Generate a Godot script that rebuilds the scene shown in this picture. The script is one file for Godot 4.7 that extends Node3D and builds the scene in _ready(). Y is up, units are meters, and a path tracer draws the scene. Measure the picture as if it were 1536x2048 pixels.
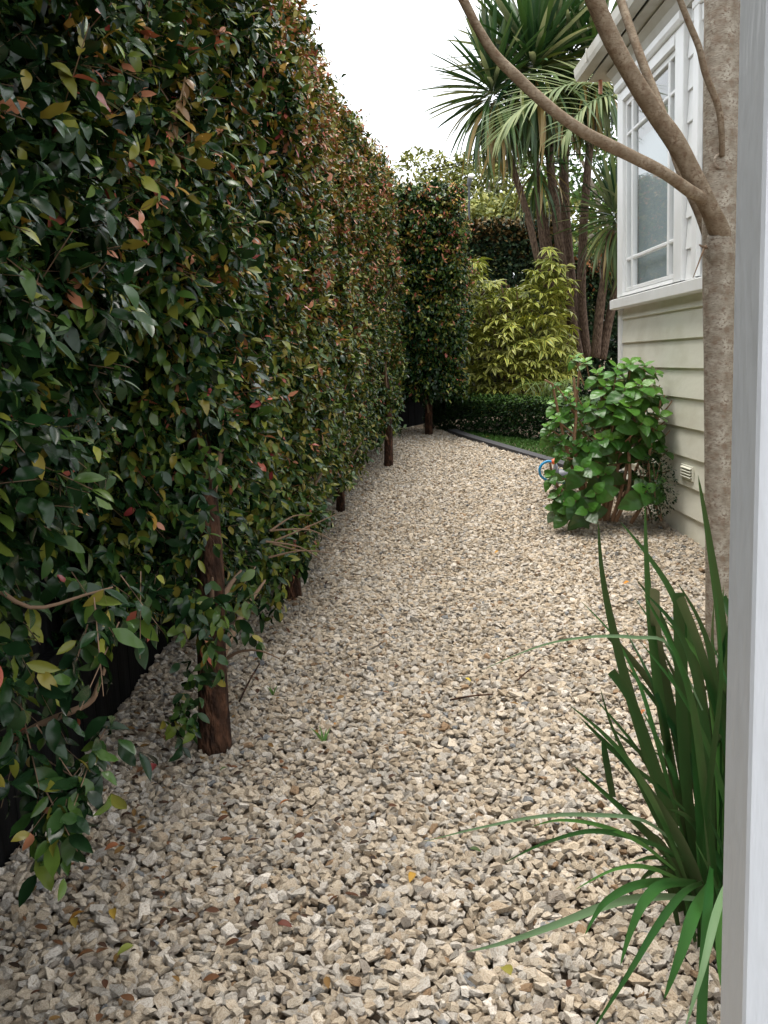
extends Node3D

var taken := {}
var mats := {}

func _ready():
	# ---- camera, sky, sun, exposure
	var cam := Camera3D.new()
	cam.name = "camera"
	cam.fov = 55.999
	cam.near = 0.05
	cam.far = 600.0
	cam.position = Vector3(0, 1.3, 0)
	cam.rotation = Vector3(deg_to_rad(-8.9), 0, deg_to_rad(-2.1))
	cam.rotation_order = EULER_ORDER_YXZ
	add_child(cam)
	var env := Environment.new()
	env.background_mode = Environment.BG_SKY
	var sm := ProceduralSkyMaterial.new()
	sm.sky_top_color = Color(0.97, 0.985, 1.0)
	sm.sky_horizon_color = Color(0.93, 0.95, 0.97)
	sm.sky_curve = 0.25
	sm.ground_bottom_color = Color(0.25, 0.24, 0.2)
	sm.ground_horizon_color = Color(0.4, 0.4, 0.38)
	sm.sky_energy_multiplier = 1.0
	sm.sun_angle_max = 1.0
	var sky := Sky.new()
	sky.sky_material = sm
	env.sky = sky
	env.background_energy_multiplier = 0.55
	env.tonemap_mode = Environment.TONE_MAPPER_LINEAR
	env.tonemap_exposure = 4.4
	env.sdfgi_enabled = true
	env.ssao_enabled = true
	env.ssil_enabled = true
	var we := WorldEnvironment.new()
	we.name = "environment"
	we.environment = env
	add_child(we)
	var sun := DirectionalLight3D.new()
	sun.name = "sun"
	sun.light_energy = 0.5
	sun.light_color = Color(1.0, 0.98, 0.95)
	sun.light_angular_distance = 35.0
	sun.shadow_enabled = true
	sun.look_at_from_position(Vector3(-0.10, 1.0, -0.08), Vector3.ZERO)
	add_child(sun)

	make_materials()
	build_ground()
	build_fence()
	build_house()
	build_hedge()
	build_garden_end()
	build_palms()
	build_far_trees()
	build_post()
	build_front_tree()
	build_hydrangea()
	build_flax()
	build_small_things()
	build_gravel()

# ---------------------------------------------------------------- helpers
func rg(s: int) -> RandomNumberGenerator:
	var r := RandomNumberGenerator.new()
	r.seed = s
	return r

func numbered(called: String) -> String:
	var n: int = taken.get(called, 0)
	taken[called] = n + 1
	return called if n == 0 else "%s_%03d" % [called, n]

func thing(called: String, label: String, category: String, at := Vector3.ZERO, group := "") -> Node3D:
	var o := Node3D.new()
	o.name = numbered(called)
	add_child(o)
	o.position = at
	tag(o, label, category, group)
	return o

func tag(o: Node, label: String, category: String, group := "") -> void:
	o.set_meta("label", label)
	o.set_meta("category", category)
	if group:
		o.set_meta("group", group)

# one named mesh; points of the mesh are in the world's metres, so a child of a moved thing is set back
func obj(called: String, mesh: Mesh, mat: Material, parent: Node3D = null) -> MeshInstance3D:
	var o := MeshInstance3D.new()
	o.mesh = mesh
	o.material_override = null
	if mesh is ArrayMesh or mesh is PrimitiveMesh:
		o.set_surface_override_material(0, mat)
	if parent == null or parent == self:
		o.name = numbered(called)
		add_child(o)
	else:
		o.name = called
		parent.add_child(o, true)
		o.position = -off(parent)
	return o

func off(n: Node) -> Vector3:
	var p := Vector3.ZERO
	while n != self:
		p += n.position
		n = n.get_parent()
	return p

func put(called: String, mesh: Mesh, mat: Material, parent: Node3D, xf: Transform3D) -> MeshInstance3D:
	var o := MeshInstance3D.new()
	o.mesh = mesh
	o.set_surface_override_material(0, mat)
	o.name = called
	parent.add_child(o, true)
	o.transform = Transform3D(xf.basis, xf.origin - off(parent))
	return o

func many(called: String, mesh: Mesh, mat: Material, xfs: Array, cols: PackedColorArray, parent: Node3D = null) -> MultiMeshInstance3D:
	var mm := MultiMesh.new()
	mm.transform_format = MultiMesh.TRANSFORM_3D
	mm.use_colors = true
	mm.mesh = mesh
	mm.instance_count = xfs.size()
	for i in xfs.size():
		mm.set_instance_transform(i, xfs[i])
		mm.set_instance_color(i, cols[i])
	var o := MultiMeshInstance3D.new()
	o.multimesh = mm
	o.material_override = mat
	o.set_meta("kind", "stuff")
	if parent == null:
		o.name = numbered(called)
		add_child(o)
	else:
		o.name = called
		parent.add_child(o, true)
		o.position = -off(parent)
	return o

# triangles (clockwise seen from the front) over shared vertices -> smooth mesh
func smooth_mesh(v: PackedVector3Array, f: PackedInt32Array, col := PackedColorArray(), uv := PackedVector2Array()) -> ArrayMesh:
	var n := PackedVector3Array()
	n.resize(v.size())
	for i in range(0, f.size(), 3):
		var a := v[f[i]]
		var k := (v[f[i + 2]] - a).cross(v[f[i + 1]] - a)
		n[f[i]] += k
		n[f[i + 1]] += k
		n[f[i + 2]] += k
	for i in n.size():
		n[i] = n[i].normalized() if n[i].length_squared() > 1e-20 else Vector3.UP
	var arr := []
	arr.resize(Mesh.ARRAY_MAX)
	arr[Mesh.ARRAY_VERTEX] = v
	arr[Mesh.ARRAY_NORMAL] = n
	arr[Mesh.ARRAY_INDEX] = f
	if col.size():
		arr[Mesh.ARRAY_COLOR] = col
	if uv.size():
		arr[Mesh.ARRAY_TEX_UV] = uv
	var m := ArrayMesh.new()
	m.add_surface_from_arrays(Mesh.PRIMITIVE_TRIANGLES, arr)
	return m

# closed triangle soup -> flat shaded mesh, turned right side out
func flat_mesh(t: PackedVector3Array, col := PackedColorArray()) -> ArrayMesh:
	var vol := 0.0
	var c := t[0]
	for i in range(0, t.size(), 3):
		vol += (t[i] - c).dot((t[i + 2] - c).cross(t[i + 1] - c))
	if vol < 0.0:
		for i in range(0, t.size(), 3):
			var q := t[i + 1]
			t[i + 1] = t[i + 2]
			t[i + 2] = q
	var n := PackedVector3Array()
	n.resize(t.size())
	for i in range(0, t.size(), 3):
		var k := (t[i + 2] - t[i]).cross(t[i + 1] - t[i]).normalized()
		n[i] = k
		n[i + 1] = k
		n[i + 2] = k
	var arr := []
	arr.resize(Mesh.ARRAY_MAX)
	arr[Mesh.ARRAY_VERTEX] = t
	arr[Mesh.ARRAY_NORMAL] = n
	if col.size():
		arr[Mesh.ARRAY_COLOR] = col
	var m := ArrayMesh.new()
	m.add_surface_from_arrays(Mesh.PRIMITIVE_TRIANGLES, arr)
	return m

func prism_tris(poly: PackedVector2Array, a: float, b: float, axis: int, out: PackedVector3Array) -> PackedVector3Array:
	var idx := Geometry2D.triangulate_polygon(poly)
	var n := poly.size()
	var P := func(p: Vector2, t: float) -> Vector3:
		return Vector3(p.x, p.y, t) if axis == 2 else (Vector3(p.x, t, p.y) if axis == 1 else Vector3(t, p.y, p.x))
	var area := 0.0
	for i in n:
		area += poly[i].cross(poly[(i + 1) % n])
	for i in range(0, idx.size(), 3):
		var p: Vector2 = poly[idx[i]]
		var q: Vector2 = poly[idx[i + 1]]
		var r: Vector2 = poly[idx[i + 2]]
		if (q - p).cross(r - p) * area < 0.0:
			var s := q
			q = r
			r = s
		out.append_array([P.call(p, a), P.call(q, a), P.call(r, a), P.call(p, b), P.call(r, b), P.call(q, b)])
	for i in n:
		var p: Vector2 = poly[i]
		var q: Vector2 = poly[(i + 1) % n]
		out.append_array([P.call(p, a), P.call(p, b), P.call(q, a), P.call(q, a), P.call(p, b), P.call(q, b)])
	return out

func prism(poly: PackedVector2Array, a: float, b: float, axis := 2) -> ArrayMesh:
	return flat_mesh(prism_tris(poly, a, b, axis, PackedVector3Array()))

func cham(x0: float, x1: float, y0: float, y1: float, c := 0.004) -> PackedVector2Array:
	return PackedVector2Array([Vector2(x0 + c, y0), Vector2(x1 - c, y0), Vector2(x1, y0 + c), Vector2(x1, y1 - c), Vector2(x1 - c, y1), Vector2(x0 + c, y1), Vector2(x0, y1 - c), Vector2(x0, y0 + c)])

func spline(p: PackedVector3Array, per: int) -> PackedVector3Array:
	var out := PackedVector3Array()
	var n := p.size()
	for i in n - 1:
		var a := p[maxi(i - 1, 0)]
		var d := p[mini(i + 2, n - 1)]
		for k in per:
			out.append(p[i].cubic_interpolate(p[i + 1], a, d, float(k) / per))
	out.append(p[n - 1])
	return out

func tube(p: PackedVector3Array, rad: PackedFloat32Array, sides := 8, rough := 0.0, seed_at := 1) -> ArrayMesh:
	var v := PackedVector3Array()
	var f := PackedInt32Array()
	var uv := PackedVector2Array()
	var r := rg(seed_at)
	var n := p.size()
	var u := Vector3.RIGHT
	var run := 0.0
	for i in n:
		var t := (p[mini(i + 1, n - 1)] - p[maxi(i - 1, 0)]).normalized()
		if i == 0:
			u = t.cross(Vector3.FORWARD if absf(t.z) < 0.9 else Vector3.RIGHT).normalized()
		u = (u - t * u.dot(t)).normalized()
		var w := t.cross(u)
		var q := float(i) / maxf(n - 1, 1) * (rad.size() - 1)
		var k := mini(int(q), rad.size() - 2)
		var rr := lerpf(rad[k], rad[k + 1], q - k)
		if i:
			run += p[i].distance_to(p[i - 1])
		for j in sides + 1:
			var a := TAU * (j % sides) / sides
			var bump := 1.0 + rough * (sin(a * 2.0 + i * 0.31 + seed_at) * 0.5 + sin(a * 3.0 - i * 0.43) * 0.3 + sin(i * 0.9 + seed_at) * 0.2)
			v.append(p[i] + (u * cos(a) + w * sin(a)) * rr * bump)
			uv.append(Vector2(float(j) / sides, run))
	for i in n - 1:
		for j in sides:
			var a := i * (sides + 1) + j
			f.append_array([a, a + sides + 1, a + 1, a + 1, a + sides + 1, a + sides + 2])
	# caps
	for e in [0, n - 1]:
		var c := v.size()
		v.append(p[e])
		uv.append(Vector2(0.5, 0))
		for j in sides:
			var a: int = e * (sides + 1) + j
			if e == 0:
				f.append_array([c, a, a + 1])
			else:
				f.append_array([c, a + 1, a])
	return smooth_mesh(v, f, PackedColorArray(), uv)

# a leaf 1 long along +z, w wide along x, its upper side +y
func leaf_mesh(w: float, fold: float, droop: float, st := 4, tip := 1.0, tint := PackedColorArray(), wave := 0.0) -> ArrayMesh:
	var v := PackedVector3Array()
	var f := PackedInt32Array()
	var c := PackedColorArray()
	for i in st + 1:
		var t := float(i) / st
		var half := w * 0.5 * pow(sin(PI * pow(t, 0.85)), 0.8) if i > 0 and i < st else w * 0.02
		if i == st:
			half = 0.0
		if tip > 1.0 and i < st:
			half *= 1.0 - (tip - 1.0) * t
		var y := -droop * t * t
		var z := t * (1.0 - 0.35 * droop * t)
		var wv := wave * sin(i * 2.1)
		v.append(Vector3(-half, y + fold * half + wv, z))
		v.append(Vector3(0, y, z))
		v.append(Vector3(half, y + fold * half - wv, z))
		if tint.size():
			c.append_array([tint[1], tint[0], tint[1]])
	for i in st:
		var a := i * 3
		f.append_array([a, a + 3, a + 1, a + 1, a + 3, a + 4, a + 1, a + 4, a + 2, a + 2, a + 4, a + 5])
	return smooth_mesh(v, f, c)

# a strap leaf along points; nrm is roughly where its upper side looks
func blade(p: PackedVector3Array, w: float, nrm: Vector3, fold := 0.25, cut := false, per := 5, waist := 0.55) -> ArrayMesh:
	var s := spline(p, per)
	var v := PackedVector3Array()
	var f := PackedInt32Array()
	var n := s.size()
	for i in n:
		var t := float(i) / (n - 1)
		var tg := (s[mini(i + 1, n - 1)] - s[maxi(i - 1, 0)]).normalized()
		var side := tg.cross(nrm).normalized()
		var up := side.cross(tg).normalized()
		var half := w * 0.5 * lerpf(waist, 1.0, smoothstep(0.0, 0.35, t))
		if not cut:
			half *= pow(clampf((1.0 - t) / 0.55, 0.0, 1.0), 0.75)
		v.append(s[i] - side * half + up * half * fold)
		v.append(s[i])
		v.append(s[i] + side * half + up * half * fold)
	for i in n - 1:
		var a := i * 3
		f.append_array([a, a + 3, a + 1, a + 1, a + 3, a + 4, a + 1, a + 4, a + 2, a + 2, a + 4, a + 5])
	return smooth_mesh(v, f)

func aim(pos: Vector3, dir: Vector3, nrm: Vector3, len: float, wid := -1.0) -> Transform3D:
	var z := dir.normalized()
	var x := nrm.cross(z)
	x = x.normalized() if x.length_squared() > 1e-6 else z.cross(Vector3(0.3, 0.5, 0.8)).normalized()
	var y := z.cross(x)
	var wd := len if wid < 0.0 else wid
	return Transform3D(Basis(x * wd, y * len, z * len), pos)

func rv(r: RandomNumberGenerator) -> Vector3:
	return Vector3(r.randf_range(-1, 1), r.randf_range(-1, 1), r.randf_range(-1, 1))

func lin(a: float, b: float, c: float) -> Color:
	return Color(a, b, c).linear_to_srgb()

func noise_tex(sd: int, freq: float, stops: Array, size := 256, kind := FastNoiseLite.TYPE_SIMPLEX_SMOOTH, oct := 4, wide := 0) -> NoiseTexture2D:
	var n := FastNoiseLite.new()
	n.seed = sd
	n.noise_type = kind
	n.frequency = freq
	n.fractal_octaves = oct
	var t := NoiseTexture2D.new()
	t.width = wide if wide else size
	t.height = size
	t.seamless = true
	t.noise = n
	if stops.size():
		var g := Gradient.new()
		var o := PackedFloat32Array()
		var c := PackedColorArray()
		for s in stops:
			o.append(s[0])
			c.append(s[1])
		g.offsets = o
		g.colors = c
		t.color_ramp = g
	return t

func mat(called: String, col: Color, rough: float, spec := 0.5) -> StandardMaterial3D:
	var m := StandardMaterial3D.new()
	m.resource_name = called
	m.albedo_color = col
	m.roughness = rough
	m.metallic_specular = spec
	mats[called] = m
	return m

func leafy(called: String, rough: float, back: float, spec := 0.5, col := Color.WHITE) -> StandardMaterial3D:
	var m := mat(called, col, rough, spec)
	m.vertex_color_use_as_albedo = true
	m.cull_mode = BaseMaterial3D.CULL_DISABLED
	m.backlight_enabled = true
	m.backlight = Color(back, back, back * 0.7)
	return m

func tri_tex(m: StandardMaterial3D, t: Texture2D, scale: Vector3, bump: Texture2D = null, depth := 0.0, world := true) -> void:
	m.albedo_texture = t
	m.uv1_triplanar = true
	m.uv1_world_triplanar = world
	m.uv1_scale = scale
	if bump:
		m.heightmap_enabled = true
		m.heightmap_texture = bump
		m.heightmap_scale = depth

func make_materials() -> void:
	var grain := noise_tex(3, 0.02, [], 256)
	var fine := noise_tex(4, 0.06, [], 256)
	var m := mat("soil", lin(0.1, 0.075, 0.05), 0.95)
	m.albedo_color = Color.WHITE
	tri_tex(m, noise_tex(5, 0.03, [[0.0, lin(0.10, 0.075, 0.05)], [1.0, lin(0.26, 0.20, 0.14)]]), Vector3(2, 2, 2), fine, 1.0)
	m = mat("stone", Color.WHITE, 0.85, 0.3)
	m.vertex_color_use_as_albedo = true
	tri_tex(m, noise_tex(6, 0.025, [[0.25, Color(0.80, 0.76, 0.72)], [0.6, Color(1, 1, 1)], [0.85, Color(0.93, 0.90, 0.86)]]), Vector3(0.7, 0.7, 0.7), fine, 0.35, false)
	m = mat("fence_black", lin(0.006, 0.006, 0.0065), 0.8, 0.2)
	tri_tex(m, noise_tex(7, 0.02, [[0.2, Color(0.5, 0.5, 0.5)], [0.8, Color(1, 1, 1)]], 256, FastNoiseLite.TYPE_SIMPLEX_SMOOTH, 3), Vector3(3, 0.4, 3), fine, 0.15)
	m = mat("white_paint", lin(0.82, 0.83, 0.83), 0.45)
	tri_tex(m, noise_tex(8, 0.012, [[0.2, Color(0.965, 0.965, 0.96)], [0.7, Color(1, 1, 1)]]), Vector3(0.8, 0.5, 0.8), fine, 0.06)
	m = mat("cream_paint", lin(0.74, 0.735, 0.635), 0.5)
	tri_tex(m, noise_tex(9, 0.012, [[0.15, Color(0.95, 0.945, 0.93)], [0.6, Color(1, 1, 1)]], 256, FastNoiseLite.TYPE_SIMPLEX_SMOOTH, 5), Vector3(0.6, 1.2, 0.6), fine, 0.1)
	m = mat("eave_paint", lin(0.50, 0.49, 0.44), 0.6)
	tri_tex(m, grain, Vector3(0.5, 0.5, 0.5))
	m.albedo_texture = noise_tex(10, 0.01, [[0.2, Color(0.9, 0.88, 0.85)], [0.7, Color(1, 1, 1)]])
	mat("roof_iron", lin(0.12, 0.12, 0.13), 0.5)
	m = mat("post_paint", lin(0.62, 0.66, 0.72), 0.4)
	tri_tex(m, noise_tex(11, 0.015, [[0.15, Color(0.985, 0.985, 0.985)], [0.5, Color(1, 1, 1)]], 256, FastNoiseLite.TYPE_SIMPLEX_SMOOTH, 6), Vector3(5, 0.9, 5), noise_tex(17, 0.03, [], 256), 0.12)
	m = mat("blind", lin(0.33, 0.40, 0.42), 0.8)
	mat("room", lin(0.25, 0.24, 0.22), 0.9)
	m = mat("glass", Color(0.9, 0.95, 0.95, 0.06), 0.02)
	m.transparency = BaseMaterial3D.TRANSPARENCY_ALPHA
	m = mat("copper_pipe", lin(0.5, 0.22, 0.13), 0.4)
	mat("vent_dark", lin(0.03, 0.03, 0.03), 0.9)
	# bark
	m = mat("bark_grey", Color.WHITE, 0.9, 0.3)
	var bt := bark_image()
	tri_tex(m, bt[0], Vector3(2.2, 2.2, 2.2), bt[1], 0.4)
	m = mat("bark_branch", lin(0.74, 0.66, 0.58), 0.9, 0.3)
	tri_tex(m, bt[0], Vector3(2.2, 2.2, 2.2), bt[1], 0.45)
	m = mat("bark_hedge", Color.WHITE, 0.9, 0.3)
	tri_tex(m, noise_tex(14, 0.03, [[0.2, lin(0.012, 0.006, 0.004)], [0.55, lin(0.045, 0.022, 0.013)], [0.85, lin(0.12, 0.055, 0.03)]]), Vector3(3, 1.2, 3), fine, 1.5)
	m = mat("bark_cabbage", Color.WHITE, 0.9, 0.3)
	tri_tex(m, noise_tex(15, 0.04, [[0.2, lin(0.045, 0.028, 0.02)], [0.5, lin(0.11, 0.074, 0.053)], [0.85, lin(0.20, 0.145, 0.105)]]), Vector3(5, 1.3, 5), noise_tex(16, 0.05, []), 1.2)
	mat("twig", lin(0.16, 0.10, 0.06), 0.85)
	mat("twig_pale", lin(0.36, 0.24, 0.14), 0.8)
	mat("hydrangea_stem", lin(0.26, 0.15, 0.085), 0.85)
	mat("timber_edge", lin(0.045, 0.045, 0.05), 0.8)
	# foliage
	leafy("leaf_gloss", 0.27, 0.4, 0.38)
	leafy("leaf_soft", 0.6, 0.5, 0.35)
	leafy("leaf_blade", 0.38, 0.5, 0.5)
	leafy("leaf_wet", 0.42, 0.5, 0.4)
	leafy("leaf_dull", 0.5, 0.3, 0.25)
	leafy("leaf_dry", 0.7, 0.4, 0.3)
	m = mat("hose_blue", lin(0.02, 0.27, 0.55), 0.4)
	m = mat("hose_orange", lin(0.75, 0.13, 0.03), 0.4)
	m = mat("plastic_grey", lin(0.13, 0.14, 0.17), 0.5)
	m = mat("lamp_white", lin(0.8, 0.82, 0.82), 0.4)
	m = mat("pole_grey", lin(0.05, 0.055, 0.06), 0.6)

# pale smooth bark: blotches, rusty flecks, short level lenticels
func bark_image() -> Array:
	var im := []
	for e in [[21, 0.012, 4], [22, 0.055, 3], [23, 0.02, 5]]:
		var n := FastNoiseLite.new()
		n.seed = e[0]
		n.frequency = e[1]
		n.fractal_octaves = e[2]
		im.append(n.get_seamless_image(512, 512))
	var n2 := FastNoiseLite.new()
	n2.seed = 24
	n2.frequency = 0.09
	n2.fractal_octaves = 2
	im.append(n2.get_seamless_image(512, 128))
	var out := Image.create(512, 512, false, Image.FORMAT_RGB8)
	var hi := Image.create(512, 512, false, Image.FORMAT_RGB8)
	for y in 512:
		for x in 512:
			var a: float = im[0].get_pixel(x, y).r
			var b: float = im[1].get_pixel(x, y).r
			var c: float = im[2].get_pixel(x, y).r
			# lenticels: a noise squeezed in height
			var d: float = im[3].get_pixel((x / 3) % 512, (y * 2) % 128).r
			var g := Color(0.25, 0.215, 0.17).lerp(Color(0.44, 0.41, 0.35), clampf(a * 1.6 - 0.3, 0, 1))
			g = g.lerp(Color(0.19, 0.125, 0.085), smoothstep(0.5, 0.8, c) * 0.6)
			var fleck := smoothstep(0.52, 0.74, b) * (0.15 + 0.6 * smoothstep(0.4, 0.75, a))
			g = g.lerp(Color(0.10, 0.048, 0.028), fleck)
			g = g.lerp(Color(0.12, 0.075, 0.05), smoothstep(0.64, 0.76, d) * 0.65)
			out.set_pixel(x, y, g.linear_to_srgb())
			var h := clampf(0.5 + (a - 0.5) * 0.5 + (c - 0.5) * 0.5 - smoothstep(0.64, 0.76, d) * 0.12, 0, 1)
			hi.set_pixel(x, y, Color(h, h, h))
	return [ImageTexture.create_from_image(out), ImageTexture.create_from_image(hi)]

# ---------------------------------------------------------------- the ground
func ground_y(z: float) -> float:
	var s := clampf(-z - 6.0, 0.0, 7.5)
	return 0.07 * s * s / (s + 1.2)

func sheet(xs: PackedFloat32Array, zs: PackedFloat32Array, lift: float, noise := 0.0, sd := 1) -> ArrayMesh:
	var v := PackedVector3Array()
	var f := PackedInt32Array()
	var r := rg(sd)
	for z in zs:
		for x in xs:
			v.append(Vector3(x, ground_y(z) + lift + r.randf_range(-noise, noise), z))
	var w := xs.size()
	for i in zs.size() - 1:
		for j in w - 1:
			var a := i * w + j
			f.append_array([a, a + w, a + 1, a + 1, a + w, a + w + 1])
	return smooth_mesh(v, f)

func build_ground() -> void:
	var zs := PackedFloat32Array([300, 100, 30, 8, 2, 0])
	for i in 30:
		zs.append(-0.5 * (i + 1))
	zs.append_array([-18, -25, -40, -80, -200, -400])
	var g := obj("ground", sheet(PackedFloat32Array([-400, -100, -30, -10, -4, -2, 0, 2, 4, 10, 30, 100, 400]), zs, -0.03), mats.soil)
	g.set_meta("kind", "structure")

# the convex solid behind a set of planes, faces flat
func chip(pn: Array) -> ArrayMesh:
	var tri := PackedVector3Array()
	for i in pn.size():
		var c := PackedVector3Array()
		for j in pn.size():
			for k in range(j + 1, pn.size()):
				if j == i or k == i:
					continue
				var q = pn[i].intersect_3(pn[j], pn[k])
				if q == null:
					continue
				var ok := true
				for p in pn:
					ok = ok and p.distance_to(q) < 1e-4
				if ok:
					c.append(q)
		if c.size() < 3:
			continue
		var mid := Vector3.ZERO
		for q in c:
			mid += q / c.size()
		var n: Vector3 = pn[i].normal
		var u := (c[0] - mid).normalized()
		var w := n.cross(u)
		var l := Array(c)
		l.sort_custom(func(a, b): return atan2((a - mid).dot(w), (a - mid).dot(u)) < atan2((b - mid).dot(w), (b - mid).dot(u)))
		for k in range(1, l.size() - 1):
			tri.append_array([l[0], l[k + 1], l[k]])
	return flat_mesh(tri)

func edge_x(z: float) -> float:
	# where the gravel ends on the right: the house, then the slanting timber edge
	if z > -8.9:
		return 2.1
	return remap(z, -8.9, -12.1, 2.04, 0.92)

func build_gravel() -> void:
	var r := rg(77)
	var meshes := []
	for k in 9:
		var pn := []
		for d in [Vector3.UP, Vector3.DOWN, Vector3.LEFT, Vector3.RIGHT, Vector3.FORWARD, Vector3.BACK]:
			pn.append(Plane((d + rv(r) * 0.35).normalized(), r.randf_range(0.36, 0.5)))
		for i in 7:
			pn.append(Plane(rv(r).normalized(), r.randf_range(0.34, 0.52)))
		meshes.append(chip(pn))
	var xf := []
	var cc := []
	for k in 9:
		xf.append([])
		cc.append(PackedColorArray())
	var pal := [Color(0.57, 0.495, 0.39), Color(0.62, 0.555, 0.46), Color(0.64, 0.60, 0.54), Color(0.50, 0.475, 0.43), Color(0.46, 0.38, 0.285), Color(0.58, 0.505, 0.405), Color(0.69, 0.655, 0.60), Color(0.27, 0.285, 0.30), Color(0.33, 0.23, 0.145), Color(0.34, 0.305, 0.265)]
	var odds := [0.20, 0.40, 0.56, 0.68, 0.76, 0.88, 0.945, 0.957, 0.975, 1.0]
	var mound := FastNoiseLite.new()
	mound.seed = 5
	mound.frequency = 0.9
	var z := 0.35
	while z > -12.75:
		var st := 0.0188
		var x := -1.05
		var right := edge_x(z)
		var left := -1.04 if z > -7.6 else (remap(z, -7.6, -9.6, -1.04, -0.83) if z > -9.6 else remap(z, -9.6, -12.7, -0.83, 0.02))
		while x < right - 0.02:
			if x < left:
				x += st
				continue
			for layer in 2:
				if layer == 1 and r.randf() > 0.55:
					continue
				var px := x + r.randf_range(-0.6, 0.6) * st
				var pz := z + r.randf_range(-0.6, 0.6) * st
				var s := r.randf_range(0.0125, 0.0275)
				if r.randf() < 0.07:
					s *= 1.35
				var b := Basis.from_euler(Vector3(r.randf_range(-0.7, 0.7), r.randf() * TAU, r.randf_range(-0.7, 0.7)))
				b = b * Basis.from_scale(Vector3(s * r.randf_range(0.95, 1.5), s * r.randf_range(0.5, 0.85), s * r.randf_range(0.8, 1.1)))
				var y := ground_y(pz) + mound.get_noise_2d(px, pz) * 0.025 + layer * 0.011 + r.randf_range(-0.006, 0.008)
				var q := r.randf()
				var i := 0
				while odds[i] < q:
					i += 1
				var c: Color = pal[i] * r.randf_range(0.82, 1.1)
				var k := r.randi() % 9
				xf[k].append(Transform3D(b, Vector3(px, y, pz)))
				cc[k].append(c)
			x += st
		z -= st
	var g := Node3D.new()
	g.name = "gravel"
	g.set_meta("kind", "stuff")
	tag(g, "pale limestone chip gravel covering the path between hedge and house", "gravel")
	add_child(g)
	for k in 9:
		many("stones", meshes[k], mats.stone, xf[k], cc[k], g)

# ---------------------------------------------------------------- fence, house, post
func build_fence() -> void:
	var t := thing("paling_fence", "black stained paling fence mostly hidden behind the tall hedge", "fence", Vector3(-1.06, 0, -5))
	var r := rg(8)
	var line := [Vector3(-1.06, 0, 1.0), Vector3(-1.06, 0, -7.6), Vector3(-0.85, 0, -9.6), Vector3(0.0, 0, -12.7), Vector3(1.0, 0, -14.0), Vector3(3.2, 0, -15.6)]
	for i in line.size() - 1:
		var a: Vector3 = line[i]
		var b: Vector3 = line[i + 1]
		var d := (b - a).normalized()
		var turn := atan2(-d.x, -d.z)
		var bas := Basis(Vector3.UP, turn)
		var n := int(a.distance_to(b) / 0.153)
		for k in n:
			var c := a + d * (k + 0.5) * 0.153
			var y := ground_y(c.z)
			var pm := prism(cham(-0.010, 0.010, -0.074, 0.074, 0.002), 0.0, 1.8 + r.randf_range(-0.01, 0.01), 1)
			put("paling", pm, mats.fence_black, t, Transform3D(bas.rotated(Vector3.UP, r.randf_range(-0.02, 0.02)), c + Vector3(0, y - 0.06, 0)))
		for h in [0.34, 1.0, 1.6]:
			var m := prism(cham(-0.022, 0.022, -0.047, 0.047, 0.004), 0.0, a.distance_to(b) - 0.02, 2)
			var e := b + Vector3(0, ground_y(b.z), 0) - a - Vector3(0, ground_y(a.z), 0)
			put("rail", m, mats.fence_black, t, Transform3D(Basis.looking_at(-e, Vector3.UP), a + Vector3(0, ground_y(a.z) + h + 0.047, 0) + d.cross(Vector3.UP) * 0.034))
	for zz in [-0.6, -3.0, -5.4, -7.4]:
		obj("fence_post", prism(cham(-1.19, -1.078, zz - 0.05, zz + 0.05, 0.005), -0.1, 1.75 + ground_y(zz), 1), mats.fence_black, t)

func board(y0: float, y1: float, z0: float, z1: float) -> ArrayMesh:
	# bevel-back weatherboard: thick at its lower edge, lapped under the next
	return prism(PackedVector2Array([Vector2(2.112, y0), Vector2(2.088, y0), Vector2(2.086, y0 + 0.003), Vector2(2.104, y1 + 0.024), Vector2(2.112, y1 + 0.024)]), z0, z1, 2)

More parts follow.
